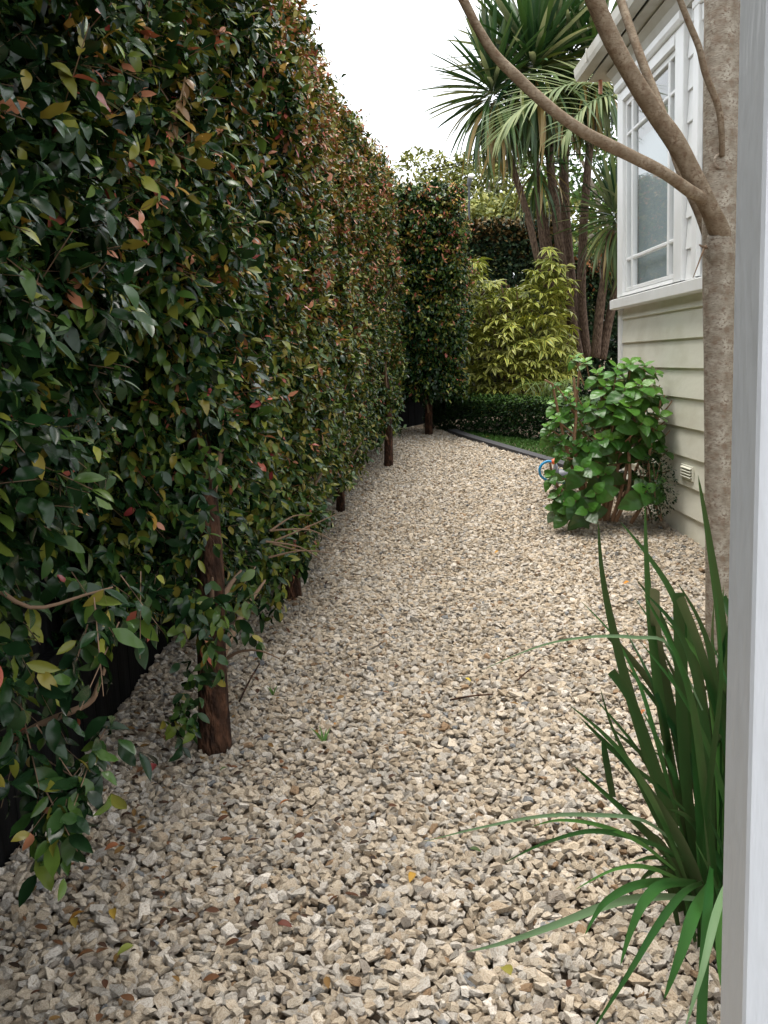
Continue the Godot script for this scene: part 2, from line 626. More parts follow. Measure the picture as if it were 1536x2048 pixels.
func build_house() -> void:
	var t := thing("weatherboard_house", "cream weatherboard house wall with white framed window beside the gravel", "house", Vector3(2.1, 0, -8.45))
	var wp: Material = mats.white_paint
	# body behind the boards, with an opening for the window
	var op := [1.80, 3.30, -8.23, -6.84]
	obj("wall", prism(PackedVector2Array([Vector2(-8.4, -0.1), Vector2(-2.5, -0.1), Vector2(-2.5, op[0]), Vector2(-8.4, op[0])]), 2.114, 2.2, 0), mats.room, t)
	obj("wall", prism(PackedVector2Array([Vector2(-8.4, op[1]), Vector2(-2.5, op[1]), Vector2(-2.5, 3.62), Vector2(-8.4, 3.62)]), 2.114, 2.2, 0), mats.room, t)
	obj("wall", prism(PackedVector2Array([Vector2(-8.4, op[0]), Vector2(op[2], op[0]), Vector2(op[2], op[1]), Vector2(-8.4, op[1])]), 2.114, 2.2, 0), mats.room, t)
	obj("wall", prism(PackedVector2Array([Vector2(op[3], op[0]), Vector2(-2.5, op[0]), Vector2(-2.5, op[1]), Vector2(op[3], op[1])]), 2.114, 2.2, 0), mats.room, t)
	obj("rear_wall", prism(cham(2.2, 6.0, -8.4, -8.3, 0.003), -0.1, 3.62, 1), mats.cream_paint, t)
	obj("end_wall", prism(cham(2.2, 6.0, -2.6, -2.5, 0.003), -0.1, 3.62, 1), mats.cream_paint, t)
	obj("far_wall", prism(cham(5.9, 6.0, -8.29, -2.61, 0.003), -0.1, 3.62, 1), mats.cream_paint, t)
	obj("ceiling", prism(cham(2.21, 5.89, -8.29, -2.61, 0.003), 3.45, 3.5, 1), mats.room, t)
	obj("floor", prism(cham(2.21, 5.89, -8.29, -2.61, 0.003), 0.5, 0.55, 1), mats.room, t)
	# cream boards below the sill, white ones beside the window
	var ys := [-0.03, 0.172, 0.372, 0.572, 0.774, 0.976, 1.178, 1.378, 1.576]
	for i in ys.size():
		var top: float = ys[i + 1] if i < ys.size() - 1 else 1.652
		obj("weatherboard", board(ys[i], top, -8.352, -2.5), mats.cream_paint, t)
	var y := 1.763
	while y < 3.4:
		obj("weatherboard", board(y, minf(y + 0.2015, 3.46), -6.645, -2.5), wp, t)
		y += 0.2015
	obj("corner_board", prism(cham(2.076, 2.2, -8.452, -8.355, 0.004), -0.02, 1.66, 1), wp, t)
	obj("corner_board", prism(cham(2.07, 2.2, -8.452, -8.34, 0.004), 1.765, 3.5, 1), wp, t)
	# sill running under the window, with a flashing below it
	obj("sill", prism(PackedVector2Array([Vector2(2.018, 1.672), Vector2(2.03, 1.664), Vector2(2.112, 1.664), Vector2(2.112, 1.762), Vector2(2.04, 1.75), Vector2(2.018, 1.742)]), -8.50, -2.5, 2), wp, t)
	# the window
	var w := Node3D.new()
	w.name = "window"
	w.position = Vector3(0, 0, 0)
	t.add_child(w)
	w.position = Vector3(0, 2.5, 0.9)
	obj("casing", prism(cham(2.06, 2.14, -8.337, -8.235, 0.005), 1.766, 3.40, 1), wp, w)
	obj("casing", prism(cham(2.06, 2.14, -6.835, -6.655, 0.005), 1.766, 3.40, 1), wp, w)
	obj("casing", prism(PackedVector2Array([Vector2(2.05, 3.315), Vector2(2.14, 3.315), Vector2(2.14, 3.40), Vector2(2.06, 3.40)]), -8.233, -6.837, 2), wp, w)
	obj("casing", prism(PackedVector2Array([Vector2(2.055, 1.764), Vector2(2.14, 1.764), Vector2(2.14, 1.80), Vector2(2.062, 1.79)]), -8.233, -6.837, 2), wp, w)
	obj("head_moulding", prism(PackedVector2Array([Vector2(2.02, 3.42), Vector2(2.035, 3.403), Vector2(2.112, 3.403), Vector2(2.112, 3.475), Vector2(2.03, 3.475), Vector2(2.02, 3.462)]), -8.37, -6.62, 2), wp, w)
	# sash frame and bars
	obj("frame", prism(cham(2.085, 2.13, -8.232, -8.20, 0.004), 1.801, 3.314, 1), wp, w)
	obj("frame", prism(cham(2.085, 2.13, -6.87, -6.838, 0.004), 1.801, 3.314, 1), wp, w)
	obj("frame", prism(cham(2.085, 2.13, 1.801, 1.83, 0.004), -8.198, -6.872, 2), wp, w)
	obj("frame", prism(cham(2.085, 2.13, 3.27, 3.314, 0.004), -8.198, -6.872, 2), wp, w)
	var zb := [-8.198, -8.03, -7.045, -6.872]
	var yb := [1.832, 2.058, 3.05, 3.268]
	for zz in [zb[1], zb[2]]:
		obj("glazing_bar", prism(cham(2.083, 2.125, zz - 0.019, zz + 0.019, 0.006), 1.832, 3.268, 1), wp, w)
	for yy in [yb[1], yb[2]]:
		obj("glazing_bar", prism(cham(2.087, 2.123, yy - 0.014, yy + 0.014, 0.006), -8.198, -6.872, 2), wp, w)
	for i in 3:
		for j in 3:
			var a: float = zb[i] + (0.0195 if i else 0.0)
			var b: float = zb[i + 1] - (0.0195 if i < 2 else 0.0)
			var c: float = yb[j] + (0.0145 if j else 0.0)
			var d: float = yb[j + 1] - (0.0145 if j < 2 else 0.0)
			var q := smooth_mesh(PackedVector3Array([Vector3(2.108, c, a), Vector3(2.108, d, a), Vector3(2.108, d, b), Vector3(2.108, c, b)]), PackedInt32Array([0, 2, 1, 0, 3, 2]))
			obj("pane", q, mats.glass, w)
	obj("blind", prism(cham(2.19, 2.196, 1.81, 3.0, 0.001), -8.22, -6.86, 2), mats.blind, w)
	# second window, mostly hidden by the tree
	var w2 := Node3D.new()
	w2.name = "window"
	t.add_child(w2, true)
	w2.position = Vector3(0, 2.5, 2.6)
	obj("casing", prism(cham(2.05, 2.085, -6.42, -6.32, 0.005), 1.766, 3.40, 1), wp, w2)
	obj("casing", prism(cham(2.045, 2.085, 3.402, 3.45, 0.005), -6.44, -4.9, 2), wp, w2)
	obj("casing", prism(cham(2.05, 2.085, -5.0, -4.9, 0.005), 1.766, 3.40, 1), wp, w2)
	obj("frame", prism(cham(2.068, 2.085, 3.3, 3.398, 0.004), -6.318, -5.002, 2), wp, w2)
	obj("pane", smooth_mesh(PackedVector3Array([Vector3(2.08, 1.83, -6.31), Vector3(2.08, 3.298, -6.31), Vector3(2.08, 3.298, -5.01), Vector3(2.08, 1.83, -5.01)]), PackedInt32Array([0, 2, 1, 0, 3, 2])), mats.glass, w2)
	# frieze, soffit, gutter and roof
	obj("frieze", prism(PackedVector2Array([Vector2(2.06, 3.478), Vector2(2.2, 3.478), Vector2(2.2, 3.61), Vector2(2.0, 3.61), Vector2(1.985, 3.59), Vector2(2.03, 3.55), Vector2(2.045, 3.51)]), -8.5, -2.5, 2), mats.eave_paint, t)
	for k in 5:
		var z0 := -8.78 + k * 1.25
		obj("soffit_panel", prism(cham(1.90, 2.2, z0, z0 + 1.244, 0.002), 3.612, 3.624, 1), mats.eave_paint, t)
	obj("gutter", prism(PackedVector2Array([Vector2(1.80, 3.625), Vector2(1.885, 3.625), Vector2(1.898, 3.64), Vector2(1.898, 3.75), Vector2(1.79, 3.74), Vector2(1.776, 3.72), Vector2(1.785, 3.66)]), -8.80, -2.5, 2), mats.eave_paint, t)
	for k in 5:
		obj("gutter_strap", prism(cham(1.772, 1.784, -8.3 + k * 1.25, -8.28 + k * 1.25, 0.002), 3.64, 3.745, 1), mats.eave_paint, t)
	obj("roof", prism(PackedVector2Array([Vector2(1.86, 3.76), Vector2(4.0, 5.0), Vector2(6.2, 3.76), Vector2(6.1, 3.64), Vector2(2.0, 3.64)]), -8.80, -2.3, 2), mats.roof_iron, t)
	obj("downpipe", tube(PackedVector3Array([Vector3(1.99, 3.611, -8.72), Vector3(1.99, 3.50, -8.72)]), PackedFloat32Array([0.017, 0.017]), 10), mats.copper_pipe, t)
	# vent low in the wall
	var v := Node3D.new()
	v.name = "vent"
	t.add_child(v)
	v.position = Vector3(0, 0.47, 1.9)
	obj("frame", prism(cham(2.080, 2.0875, 0.423, 0.522, 0.002), -6.665, -6.415, 2), mats.cream_paint, v)
	for k in 4:
		var yy := 0.437 + k * 0.02
		obj("slot", prism(cham(2.078, 2.0795, yy + 0.002, yy + 0.007, 0.0005), -6.645, -6.435, 2), mats.vent_dark, v)
		obj("slat", prism(PackedVector2Array([Vector2(2.0795, yy + 0.0085), Vector2(2.066, yy + 0.005), Vector2(2.066, yy + 0.008), Vector2(2.0795, yy + 0.015)]), -6.645, -6.435, 2), mats.cream_paint, v)

func build_post() -> void:
	var o := obj("verandah_post", prism(cham(0.467, 0.557, -1.285, -1.195, 0.004), -0.02, 2.62, 1), mats.post_paint)
	tag(o, "white painted square verandah post close by at the right edge", "post")
	# the beam that the post carries, tied back to the house
	var t := thing("pergola_beam", "white beam carried by the post, above the frame", "beam", Vector3(1.3, 2.62, 0.6))
	obj("beam", prism(cham(0.46, 0.56, -1.32, 3.2, 0.004), 2.622, 2.80, 1), mats.post_paint, t)
	obj("cross_beam", prism(cham(-1.30, -1.24, 2.64, 2.78, 0.004), 0.562, 2.05, 0), mats.post_paint, t)

# ---------------------------------------------------------------- the hedge
var pal := []
var leaf3 := []

func build_hedge() -> void:
	# 0-3 dark greens, 4-6 mid, 7-8 lime, 9-11 copper, 12-13 red, 14 brown
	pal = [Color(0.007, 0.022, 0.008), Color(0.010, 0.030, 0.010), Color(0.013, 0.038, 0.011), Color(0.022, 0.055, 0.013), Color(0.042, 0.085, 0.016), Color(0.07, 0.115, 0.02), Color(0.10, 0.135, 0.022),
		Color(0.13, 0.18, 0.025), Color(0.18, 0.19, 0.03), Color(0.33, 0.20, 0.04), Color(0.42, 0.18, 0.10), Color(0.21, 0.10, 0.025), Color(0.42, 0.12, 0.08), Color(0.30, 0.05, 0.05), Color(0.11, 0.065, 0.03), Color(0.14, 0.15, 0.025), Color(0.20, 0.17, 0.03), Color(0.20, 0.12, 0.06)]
	leaf3 = [leaf_mesh(0.42, 0.28, 0.18, 5), leaf_mesh(0.48, 0.16, 0.34, 5), leaf_mesh(0.37, 0.45, 0.08, 5), leaf_mesh(0.44, 0.3, 0.45, 6, 1.0, PackedColorArray(), 0.035), leaf_mesh(0.50, 0.1, -0.12, 6, 1.0, PackedColorArray(), 0.03)]
	for i in pal.size():
		leafy("hedge_leaf_%d" % i, 0.27, 0.4, 0.38, pal[i].linear_to_srgb()).vertex_color_use_as_albedo = false
	# trunk base, centre of crown, half length low / high, half depth, bottom, top, density, seed, share of copper, individually built leaves
	var rows := [
		[Vector3(-0.86, 0, -1.3), Vector3(-0.86, 0, -1.45), 0.80, 1.25, 0.26, 0.60, 3.55, 12500, 11, 0.12, 300],
		[Vector3(-0.615, 0, -3.16), Vector3(-0.76, 0, -3.58), 0.70, 1.3, 0.30, 0.48, 3.45, 12500, 12, 0.26, 300],
		[Vector3(-0.545, 0, -5.31), Vector3(-0.70, 0, -5.45), 1.2, 1.3, 0.32, 0.18, 3.38, 11500, 13, 0.62, 260],
		[Vector3(-0.36, 0.079, -7.86), Vector3(-0.58, 0, -7.7), 1.35, 1.4, 0.34, 0.24, 3.28, 10500, 14, 0.75, 0],
		[Vector3(0.063, 0.21, -9.92), Vector3(-0.22, 0, -9.75), 1.5, 1.6, 0.36, 0.28, 3.14, 10000, 15, 0.5, 0],
		[Vector3(0.595, 0.354, -12.06), Vector3(0.46, 0, -12.15), 0.55, 0.58, 0.60, 0.45, 2.93, 7000, 16, 0.3, 0],
		[Vector3(-0.86, 0, 1.0), Vector3(-0.80, 0, 1.0), 1.3, 1.4, 0.34, 0.30, 3.5, 2500, 17, 0.12, 0],
	]
	var labels := [
		"nearest plant of the tall glossy hedge, filling the left edge",
		"hedge plant with the thick bare brown trunk nearest the camera",
		"hedge plant whose short dark forked trunk is second along the gravel",
		"hedge plant with coppery orange upper leaves midway along the row",
		"hedge plant with slim leaning trunk, second from the far end",
		"last hedge plant at the far end, dark leaves flecked with red",
		"hedge plant behind the viewer, out of the photo",
	]
	for i in rows.size():
		hedge_plant(rows[i], labels[i], i)

# where the clipped face of the hedge runs
func face_x(z: float) -> float:
	var k := [[-0.5, -0.68], [-1.8, -0.62], [-3.2, -0.50], [-5.3, -0.42], [-7.8, -0.27], [-9.9, 0.08], [-11.6, 0.32], [-13.0, 0.5]]
	for i in k.size() - 1:
		if z > k[i + 1][0]:
			return remap(minf(z, -0.5), k[i][0], k[i + 1][0], k[i][1], k[i + 1][1])
	return 0.5

func hedge_plant(a: Array, label: String, which: int) -> void:
	var base: Vector3 = a[0]
	var cen: Vector3 = a[1]
	var half_low: float = a[2]
	var half_high: float = a[3]
	var deep: float = a[4]
	var bottom: float = a[5]
	var top: float = a[6]
	var count: int = a[7]
	var r := rg(a[8])
	var copper: float = a[9]
	var singles: int = a[10]
	var t := thing("hedge_plant", label, "hedge", base, "tall clipped hedge along the fence")
	var ln := FastNoiseLite.new()
	ln.seed = a[8]
	ln.frequency = 1.3
	# trunk and a few limbs
	var lean := Vector3(cen.x - base.x, 0, cen.z - base.z)
	var tp := spline(PackedVector3Array([base + Vector3(0, -0.05, 0), base + Vector3(0.01, 0.35, -0.01), base + lean * 0.12 + Vector3(0.035, 0.8, 0), base + lean * 0.4 + Vector3(0, 1.7, 0), base + lean * 0.9 + Vector3(0, top - base.y - 0.5, 0)]), 5)
	var tr: float = [0.05, 0.05, 0.052, 0.034, 0.046, 0.046, 0.05][which]
	obj("trunk", tube(tp, PackedFloat32Array([tr * 1.22, tr * 1.0, tr * 0.95, tr * 0.9, tr * 0.85, tr * 0.75, tr * 0.4]), 12, 0.07, which), mats.bark_hedge, t)
	for k in 9:
		var s := tp[4 + (k * 2) % (tp.size() - 6)]
		var d := Vector3(r.randf_range(-0.5, 0.35), r.randf_range(0.25, 0.9), r.randf_range(-1, 1))
		var l := r.randf_range(0.4, 0.8)
		obj("branch", tube(spline(PackedVector3Array([s, s + d * l * 0.5, s + d * l + Vector3(0, -0.05, 0)]), 4), PackedFloat32Array([tr * 0.4, tr * 0.22, 0.004]), 6), mats.twig, t)
	var shoots := []
	var inner_n := int(count * 0.35)
	for i in count + inner_n:
		var inner := i >= count
		var h := bottom + (top - bottom) * pow(r.randf(), 0.92)
		var hl := lerpf(half_low, half_high, smoothstep(1.25, 1.75, h))
		var u := r.randf_range(-1, 1)
		var y0 := ground_y(cen.z)
		var hk0 := smoothstep(1.2, 2.6, h)
		# ragged lower edge
		if h < bottom + (0.35 if which < 2 else 0.15) + 0.3 * ln.get_noise_2d(u * 3.0, 7.0) and r.randf() < 0.75:
			continue
		var lump := ln.get_noise_2d(u * hl * 1.1 + cen.z, h * 0.55) * 0.20 + ln.get_noise_2d(u * hl * 3.2 + 40.0, h * 2.6) * 0.11
		var round := (0.07 + 0.11 * (1.0 - hk0)) * pow(absf(u), 3.0) + 0.22 * pow(clampf((h - bottom) / (top - bottom), 0, 1), 10.0)
		var low_in := (0.16 if which < 2 else 0.07) * (1.0 - smoothstep(bottom, bottom + 1.0, h))
		var p: Vector3
		var out: Vector3
		var q := r.randf()
		var front := 0.74 if which != 5 else 0.42
		var end_face := 0.15 if which != 5 else 0.44
		var d := absf(r.randfn(0.0, 0.06)) if not inner else r.randf_range(0.12, deep * 1.6)
		if q < front or inner:
			out = Vector3(1, 0.15, 0.12)
			p = Vector3(lump - round - low_in - d, h + y0, cen.z + u * hl)
		elif q < front + end_face:
			out = Vector3(0.25, 0.15, 1)
			var s := r.randf_range(-1, 1)
			p = Vector3((s - 1.0) * deep - low_in * 0.5, h + y0, cen.z + hl * (1.0 - 0.12 * pow(absf(s), 4.0)) + lump - d - low_in)
		else:
			out = Vector3(0.2, 1, 0.1)
			p = Vector3((r.randf_range(-1, 1) - 1.0) * deep, top + y0 + lump * 1.1 - d, cen.z + u * hl)
		p.x += face_x(p.z) if which != 5 else cen.x + deep
		if not inner and ln.get_noise_2d(p.z * 2.0 + 9.0, p.y * 1.5 + 30.0) < (-0.2 if which < 2 else -0.33) and r.randf() < 0.85:
			continue
		shoots.append([p, out, d, inner, h])
	# sprigs that hang below the clipped face
	var extra := []
	if which == 0:
		extra = [Vector3(-0.692, 0.591, -1.750), Vector3(-0.639, 0.539, -1.750), Vector3(-0.649, 0.482, -1.720), Vector3(-0.598, 0.517, -1.750), Vector3(-0.704, 0.681, -1.780), Vector3(-0.613, 0.617, -1.780), Vector3(-0.662, 0.437, -1.720), Vector3(-0.708, 0.524, -1.700), Vector3(-0.649, 0.722, -1.800), Vector3(-0.583, 0.774, -1.820), Vector3(-0.694, 0.776, -1.700), Vector3(-0.686, 0.515, -1.740), Vector3(-0.625, 0.451, -1.740), Vector3(-0.553, 0.851, -1.950), Vector3(-0.568, 0.825, -1.850)]
	if which == 1:
		extra = [Vector3(-0.60, 0.50, -2.95), Vector3(-0.58, 0.40, -2.98), Vector3(-0.62, 0.30, -3.0), Vector3(-0.68, 0.22, -2.98), Vector3(-0.72, 0.16, -2.96), Vector3(-0.56, 0.55, -2.9), Vector3(-0.52, 0.48, -3.05), Vector3(-0.50, 0.58, -3.1)]
	for e in extra:
		for k in 3:
			shoots.append([e + rv(r) * 0.05, Vector3(0.5, -0.6, 0.5), 0.0, false, e.y])
	var xfs := [[], [], [], [], []]
	var cols := [PackedColorArray(), PackedColorArray(), PackedColorArray(), PackedColorArray(), PackedColorArray()]
	var tw := []
	var twc := PackedColorArray()
	var front_leaves := []
	var eye := Vector3(0, 1.3, 0)
	for s in shoots:
		var p: Vector3 = s[0]
		var out: Vector3 = s[1]
		var h: float = s[4]
		var hk := clampf((h - 0.8) / 2.6, 0.0, 1.0)
		var dir: Vector3 = (out * 0.55 + rv(r) * 0.75 + Vector3(0, lerpf(-0.45, 0.15, hk), 0)).normalized()
		var big := 1.0 if not s[3] else 1.55
		var L := r.randf_range(0.10, 0.2) * big
		var pairs := r.randi_range(3, 5)
		var side := dir.cross(out + rv(r) * 0.4).normalized()
		var young: bool = r.randf() < copper * lerpf(0.12, 1.5, hk) * (1.7 if out.y > 0.9 else 1.0) and not s[3]
		var base_tone := r.randf()
		if not s[3] and r.randf() < 0.4:
			var a2 := p - dir * L * 0.5
			tw.append(aim(a2, dir, side, L * 1.15, 1.0))
			twc.append(Color.WHITE)
		for k in pairs:
			var f := (k + 0.6) / pairs
			var c := p + dir * L * (f - 0.5)
			var sd := side.rotated(dir, k * 1.4)
			for m in [-1.0, 1.0]:
				var ld: Vector3 = (sd * m * 0.8 + dir * lerpf(0.25, 0.9, f) + rv(r) * 0.32 + Vector3(0, -0.32, 0)).normalized()
				var nn: Vector3 = out * 0.45 + Vector3(0, 0.62, 0) + rv(r) * 0.5
				var len := r.randf_range(0.036, 0.072) * big * (0.75 if young and f > 0.7 else 1.0)
				var pi: int
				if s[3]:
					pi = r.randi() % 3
				elif young and f > 0.25:
					pi = [9, 10, 8, 15, 16, 12, 10, 9, 16, 7][r.randi() % 10]
				else:
					var q := r.randf() * 0.6 + base_tone * 0.4
					pi = clampi(int(pow(q, [1.9, 1.35, 1.0, 0.95, 1.05, 1.2, 2.0][which]) * 6.9 + 0.3), 0, 6)
					var w := r.randf()
					if w < 0.012 + 0.05 * copper:
						pi = 7 + r.randi() % 2
					elif w < 0.04 + copper * 0.5:
						pi = [16, 8, 15, 5, 6][r.randi() % 5]
					elif w > 0.993:
						pi = 12 + r.randi() % 2
				var x := aim(c, ld, nn, len)
				var kind := r.randi() % 5
				if singles and s[2] < 0.05 and not s[3] and c.z < -1.0:
					front_leaves.append([c.distance_squared_to(eye) * r.randf_range(0.6, 1.6), x, pi, kind])
				else:
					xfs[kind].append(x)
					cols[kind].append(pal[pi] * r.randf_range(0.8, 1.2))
	front_leaves.sort_custom(func(x, y): return x[0] < y[0])
	for i in front_leaves.size():
		var e: Array = front_leaves[i]
		if i < singles:
			put("leaf", leaf3[e[3]], mats["hedge_leaf_%d" % e[2]], t, e[1])
		else:
			xfs[e[3]].append(e[1])
			cols[e[3]].append(pal[e[2]] * r.randf_range(0.8, 1.2))
	for k in 5:
		many("foliage", leaf3[k], mats.leaf_gloss, xfs[k], cols[k], t)
	many("twigs", tube(PackedVector3Array([Vector3.ZERO, Vector3(0, 0, 1)]), PackedFloat32Array([0.0016, 0.0009]), 4), mats.twig, tw, twc, t)
	if which < 3:
		# pink fruit in small bunches
		for k in 14:
			var s: Array = shoots[r.randi() % shoots.size()]
			if s[3] or s[4] > 1.7:
				continue
			var sp := SphereMesh.new()
			sp.radius = 0.007
			sp.height = 0.013
			sp.radial_segments = 8
			sp.rings = 4
			for j in 4:
				put("berry", sp, mats["hedge_leaf_13"], t, Transform3D(Basis(), s[0] + Vector3(0.03, -0.02, 0.0) + rv(r) * 0.016))
	if which == 0:
		obj("bare_branch", tube(spline(PackedVector3Array([Vector3(-0.823, 0.553, -1.780), Vector3(-0.688, 0.622, -1.800), Vector3(-0.598, 0.654, -1.820), Vector3(-0.574, 0.690, -1.820), Vector3(-0.554, 0.734, -1.820)]), 4), PackedFloat32Array([0.008, 0.007, 0.006, 0.005, 0.003]), 7, 0.1), mats.twig, t)
		obj("bare_branch", tube(spline(PackedVector3Array([Vector3(-0.774, 0.925, -1.800), Vector3(-0.685, 0.858, -1.800), Vector3(-0.594, 0.867, -1.850), Vector3(-0.553, 0.869, -1.900)]), 4), PackedFloat32Array([0.006, 0.004, 0.003, 0.002]), 6), mats.twig, t)
	if which == 1:
		var dry := spline(PackedVector3Array([Vector3(-0.467, 2.044, -2.620), Vector3(-0.483, 1.978, -2.600), Vector3(-0.506, 1.914, -2.580), Vector3(-0.537, 1.850, -2.560)]), 5)
		obj("dry_twig", tube(dry, PackedFloat32Array([0.003, 0.0015]), 5), mats.twig_pale, t)
		for k in 14:
			var c0 := dry[1 + k % (dry.size() - 1)]
			put("dry_leaf", leaf3[k % 3], mats.hedge_leaf_17, t, aim(c0, Vector3(r.randf_range(-0.6, 0.8), -0.8, r.randf_range(-0.2, 0.7)), Vector3(0.6, 0.3, 0.6) + rv(r) * 0.6, r.randf_range(0.04, 0.058)))
	if which == 2:
		obj("side_stem", tube(spline(PackedVector3Array([Vector3(-0.517, 0.135, -5.280), Vector3(-0.466, 0.241, -5.240), Vector3(-0.427, 0.398, -5.220), Vector3(-0.426, 0.537, -5.220), Vector3(-0.403, 0.674, -5.220)]), 4), PackedFloat32Array([0.02, 0.017, 0.012]), 8, 0.08), mats.bark_hedge, t)
	if which == 1:
		obj("bare_branch", tube(spline(PackedVector3Array([Vector3(-0.555, 0.320, -3.160), Vector3(-0.500, 0.356, -3.120), Vector3(-0.427, 0.368, -3.080), Vector3(-0.360, 0.344, -3.060)]), 4), PackedFloat32Array([0.006, 0.004, 0.002]), 6), mats.twig, t)
		for k in 6:
			var a3 := Vector3(-0.5, r.randf_range(0.45, 0.6), r.randf_range(-4.3, -3.9))
			var d3 := Vector3(r.randf_range(0.16, 0.3), r.randf_range(-0.12, 0.1), r.randf_range(-0.25, 0.25))
			obj("bare_branch", tube(spline(PackedVector3Array([a3, a3 + d3 * 0.5 + rv(r) * 0.03, a3 + d3]), 3), PackedFloat32Array([0.005, 0.0015]), 5), mats.twig, t)

# ---------------------------------------------------------------- the far end of the garden
func build_garden_end() -> void:
	var r := rg(31)
	# timber edging
	var ep := PackedVector3Array([Vector3(0.90, ground_y(-12.25), -12.25), Vector3(1.02, ground_y(-11.8), -11.8), Vector3(1.35, ground_y(-10.85), -10.85), Vector3(1.68, ground_y(-9.92), -9.92), Vector3(2.0, ground_y(-9.0), -9.0), Vector3(2.2, ground_y(-8.5), -8.5)])
	var es := spline(ep, 3)
	var tris := PackedVector3Array()
	var ring := func(i: int) -> Array:
		var tg: Vector3 = (es[mini(i + 1, es.size() - 1)] - es[maxi(i - 1, 0)]).normalized()
		var sd := tg.cross(Vector3.UP).normalized() * 0.06
		var o := es[i]
		return [o - sd + Vector3(0, -0.05, 0), o + sd + Vector3(0, -0.05, 0), o + sd + Vector3(0, 0.05, 0), o - sd + Vector3(0, 0.05, 0)]
	for i in es.size() - 1:
		var a: Array = ring.call(i)
		var b: Array = ring.call(i + 1)
		for k in 4:
			var n := (k + 1) % 4
			tris.append_array([a[k], b[k], a[n], a[n], b[k], b[n]])
	var a0: Array = ring.call(0)
	var b0: Array = ring.call(es.size() - 1)
	tris.append_array([a0[0], a0[1], a0[2], a0[0], a0[2], a0[3], b0[0], b0[2], b0[1], b0[0], b0[3], b0[2]])
	tag(obj("garden_edging", flat_mesh(tris), mats.timber_edge), "dark timber edging strip between the gravel and the lawn", "edging")
	# lawn
	var lx := []
	var lc := PackedColorArray()
	var n := 0
	while n < 26000:
		var z := r.randf_range(-12.3, -8.6)
		var x := edge_x(z) + 0.09 + r.randf() * 1.7
		n += 1
		if z < -12.8 + (x - 0.75) * 1.2 or (x > 2.05 and z > -8.55):
			continue
		lx.append(aim(Vector3(x, ground_y(z) - 0.01, z), Vector3(r.randf_range(-0.5, 0.5), 1, r.randf_range(-0.5, 0.5)), rv(r), r.randf_range(0.03, 0.06)))
		lc.append(Color(0.05, 0.125, 0.022) * r.randf_range(0.7, 1.3))
	var lawn := many("lawn_grass", leaf_mesh(0.14, 0.2, 0.3, 3), mats.leaf_soft, lx, lc)
	tag(lawn, "small patch of short green lawn beyond the dark edging", "grass")
	# low box hedge, a slanting block
	var bt := thing("low_box_hedge", "low clipped dark green hedge behind the lawn patch", "hedge", Vector3(1.5, 0.3, -11.7))
	leaf_block(bt, Vector3(0.75, 0.30, -12.95), Vector3(3.3, 0.25, -10.0), 0.5, 0.52, 22000, 0.042, [Color(0.007, 0.022, 0.006), Color(0.011, 0.032, 0.008), Color(0.018, 0.045, 0.01)], Color(0.055, 0.11, 0.02), 41)
	# tall dark hedges behind
	var h1 := thing("dark_hedge", "tall dark clipped hedge behind the yellow shrub, left of the palms", "hedge", Vector3(2.4, 0.4, -17.5))
	leaf_block(h1, Vector3(1.1, 0.4, -17.3), Vector3(3.3, 0.4, -17.3), 1.2, 3.15, 24000, 0.09, [Color(0.006, 0.016, 0.007), Color(0.010, 0.024, 0.009), Color(0.018, 0.03, 0.010)], Color(0.10, 0.065, 0.022), 42)
	var h2 := thing("dark_hedge", "dark hedge with rusty top seen between palm trunks and house", "hedge", Vector3(4.2, 0.4, -17.8))
	leaf_block(h2, Vector3(3.35, 0.4, -17.5), Vector3(5.8, 0.4, -17.5), 1.2, 2.5, 22000, 0.09, [Color(0.008, 0.02, 0.008), Color(0.012, 0.028, 0.010), Color(0.016, 0.03, 0.010)], Color(0.16, 0.065, 0.025), 43)
	var h3 := thing("red_tipped_bush", "bush with red new leaves beside the far end of the hedge", "bush", Vector3(1.45, 0.4, -15.2))
	leaf_block(h3, Vector3(1.2, 0.4, -15.2), Vector3(1.55, 0.4, -15.2), 0.4, 2.35, 1800, 0.06, [Color(0.05, 0.07, 0.03), Color(0.16, 0.07, 0.045), Color(0.10, 0.09, 0.03), Color(0.06, 0.07, 0.03)], Color(0.34, 0.11, 0.09), 44)
	for e in [h1, h2, h3]:
		for k in 4:
			var b: Vector3 = e.position + Vector3(-0.6 + k * 0.4, 0, -0.1)
			obj("trunk", tube(PackedVector3Array([b, b + Vector3(0.03, 1.0, 0), b + Vector3(0.0, 2.0, 0)]), PackedFloat32Array([0.05, 0.03]), 7), mats.bark_hedge, e)
	# variegated shrub: umbrella-like leaves of drooping leaflets
	var v := thing("variegated_shrub", "yellow and green variegated shrub with drooping leaflets", "shrub", Vector3(1.8, 0.4, -13.0))
	var tint := PackedColorArray([Color(0.08, 0.16, 0.03), Color(0.66, 0.62, 0.14)])
	var tint2 := PackedColorArray([Color(0.16, 0.22, 0.05), Color(0.72, 0.68, 0.24)])
	var tint3 := PackedColorArray([Color(0.06, 0.13, 0.025), Color(0.50, 0.50, 0.11)])
	var wm := []
	for k in 4:
		wm.append(whorl([tint, tint2, tint, tint3][k], 50 + k))
	for k in 9:
		var a := Vector3(1.8 + r.randf_range(-0.25, 0.25), 0.4, -13.0 + r.randf_range(-0.15, 0.15))
		var d := Vector3(r.randf_range(-0.6, 0.6), r.randf_range(1.3, 2.0), r.randf_range(-0.1, 0.35))
		obj("stem", tube(spline(PackedVector3Array([a, a + d * 0.5 + Vector3(0, 0.1, 0), a + d]), 4), PackedFloat32Array([0.022, 0.014, 0.008]), 6), mats.twig, v)
	var gap := 0
	var made := 0
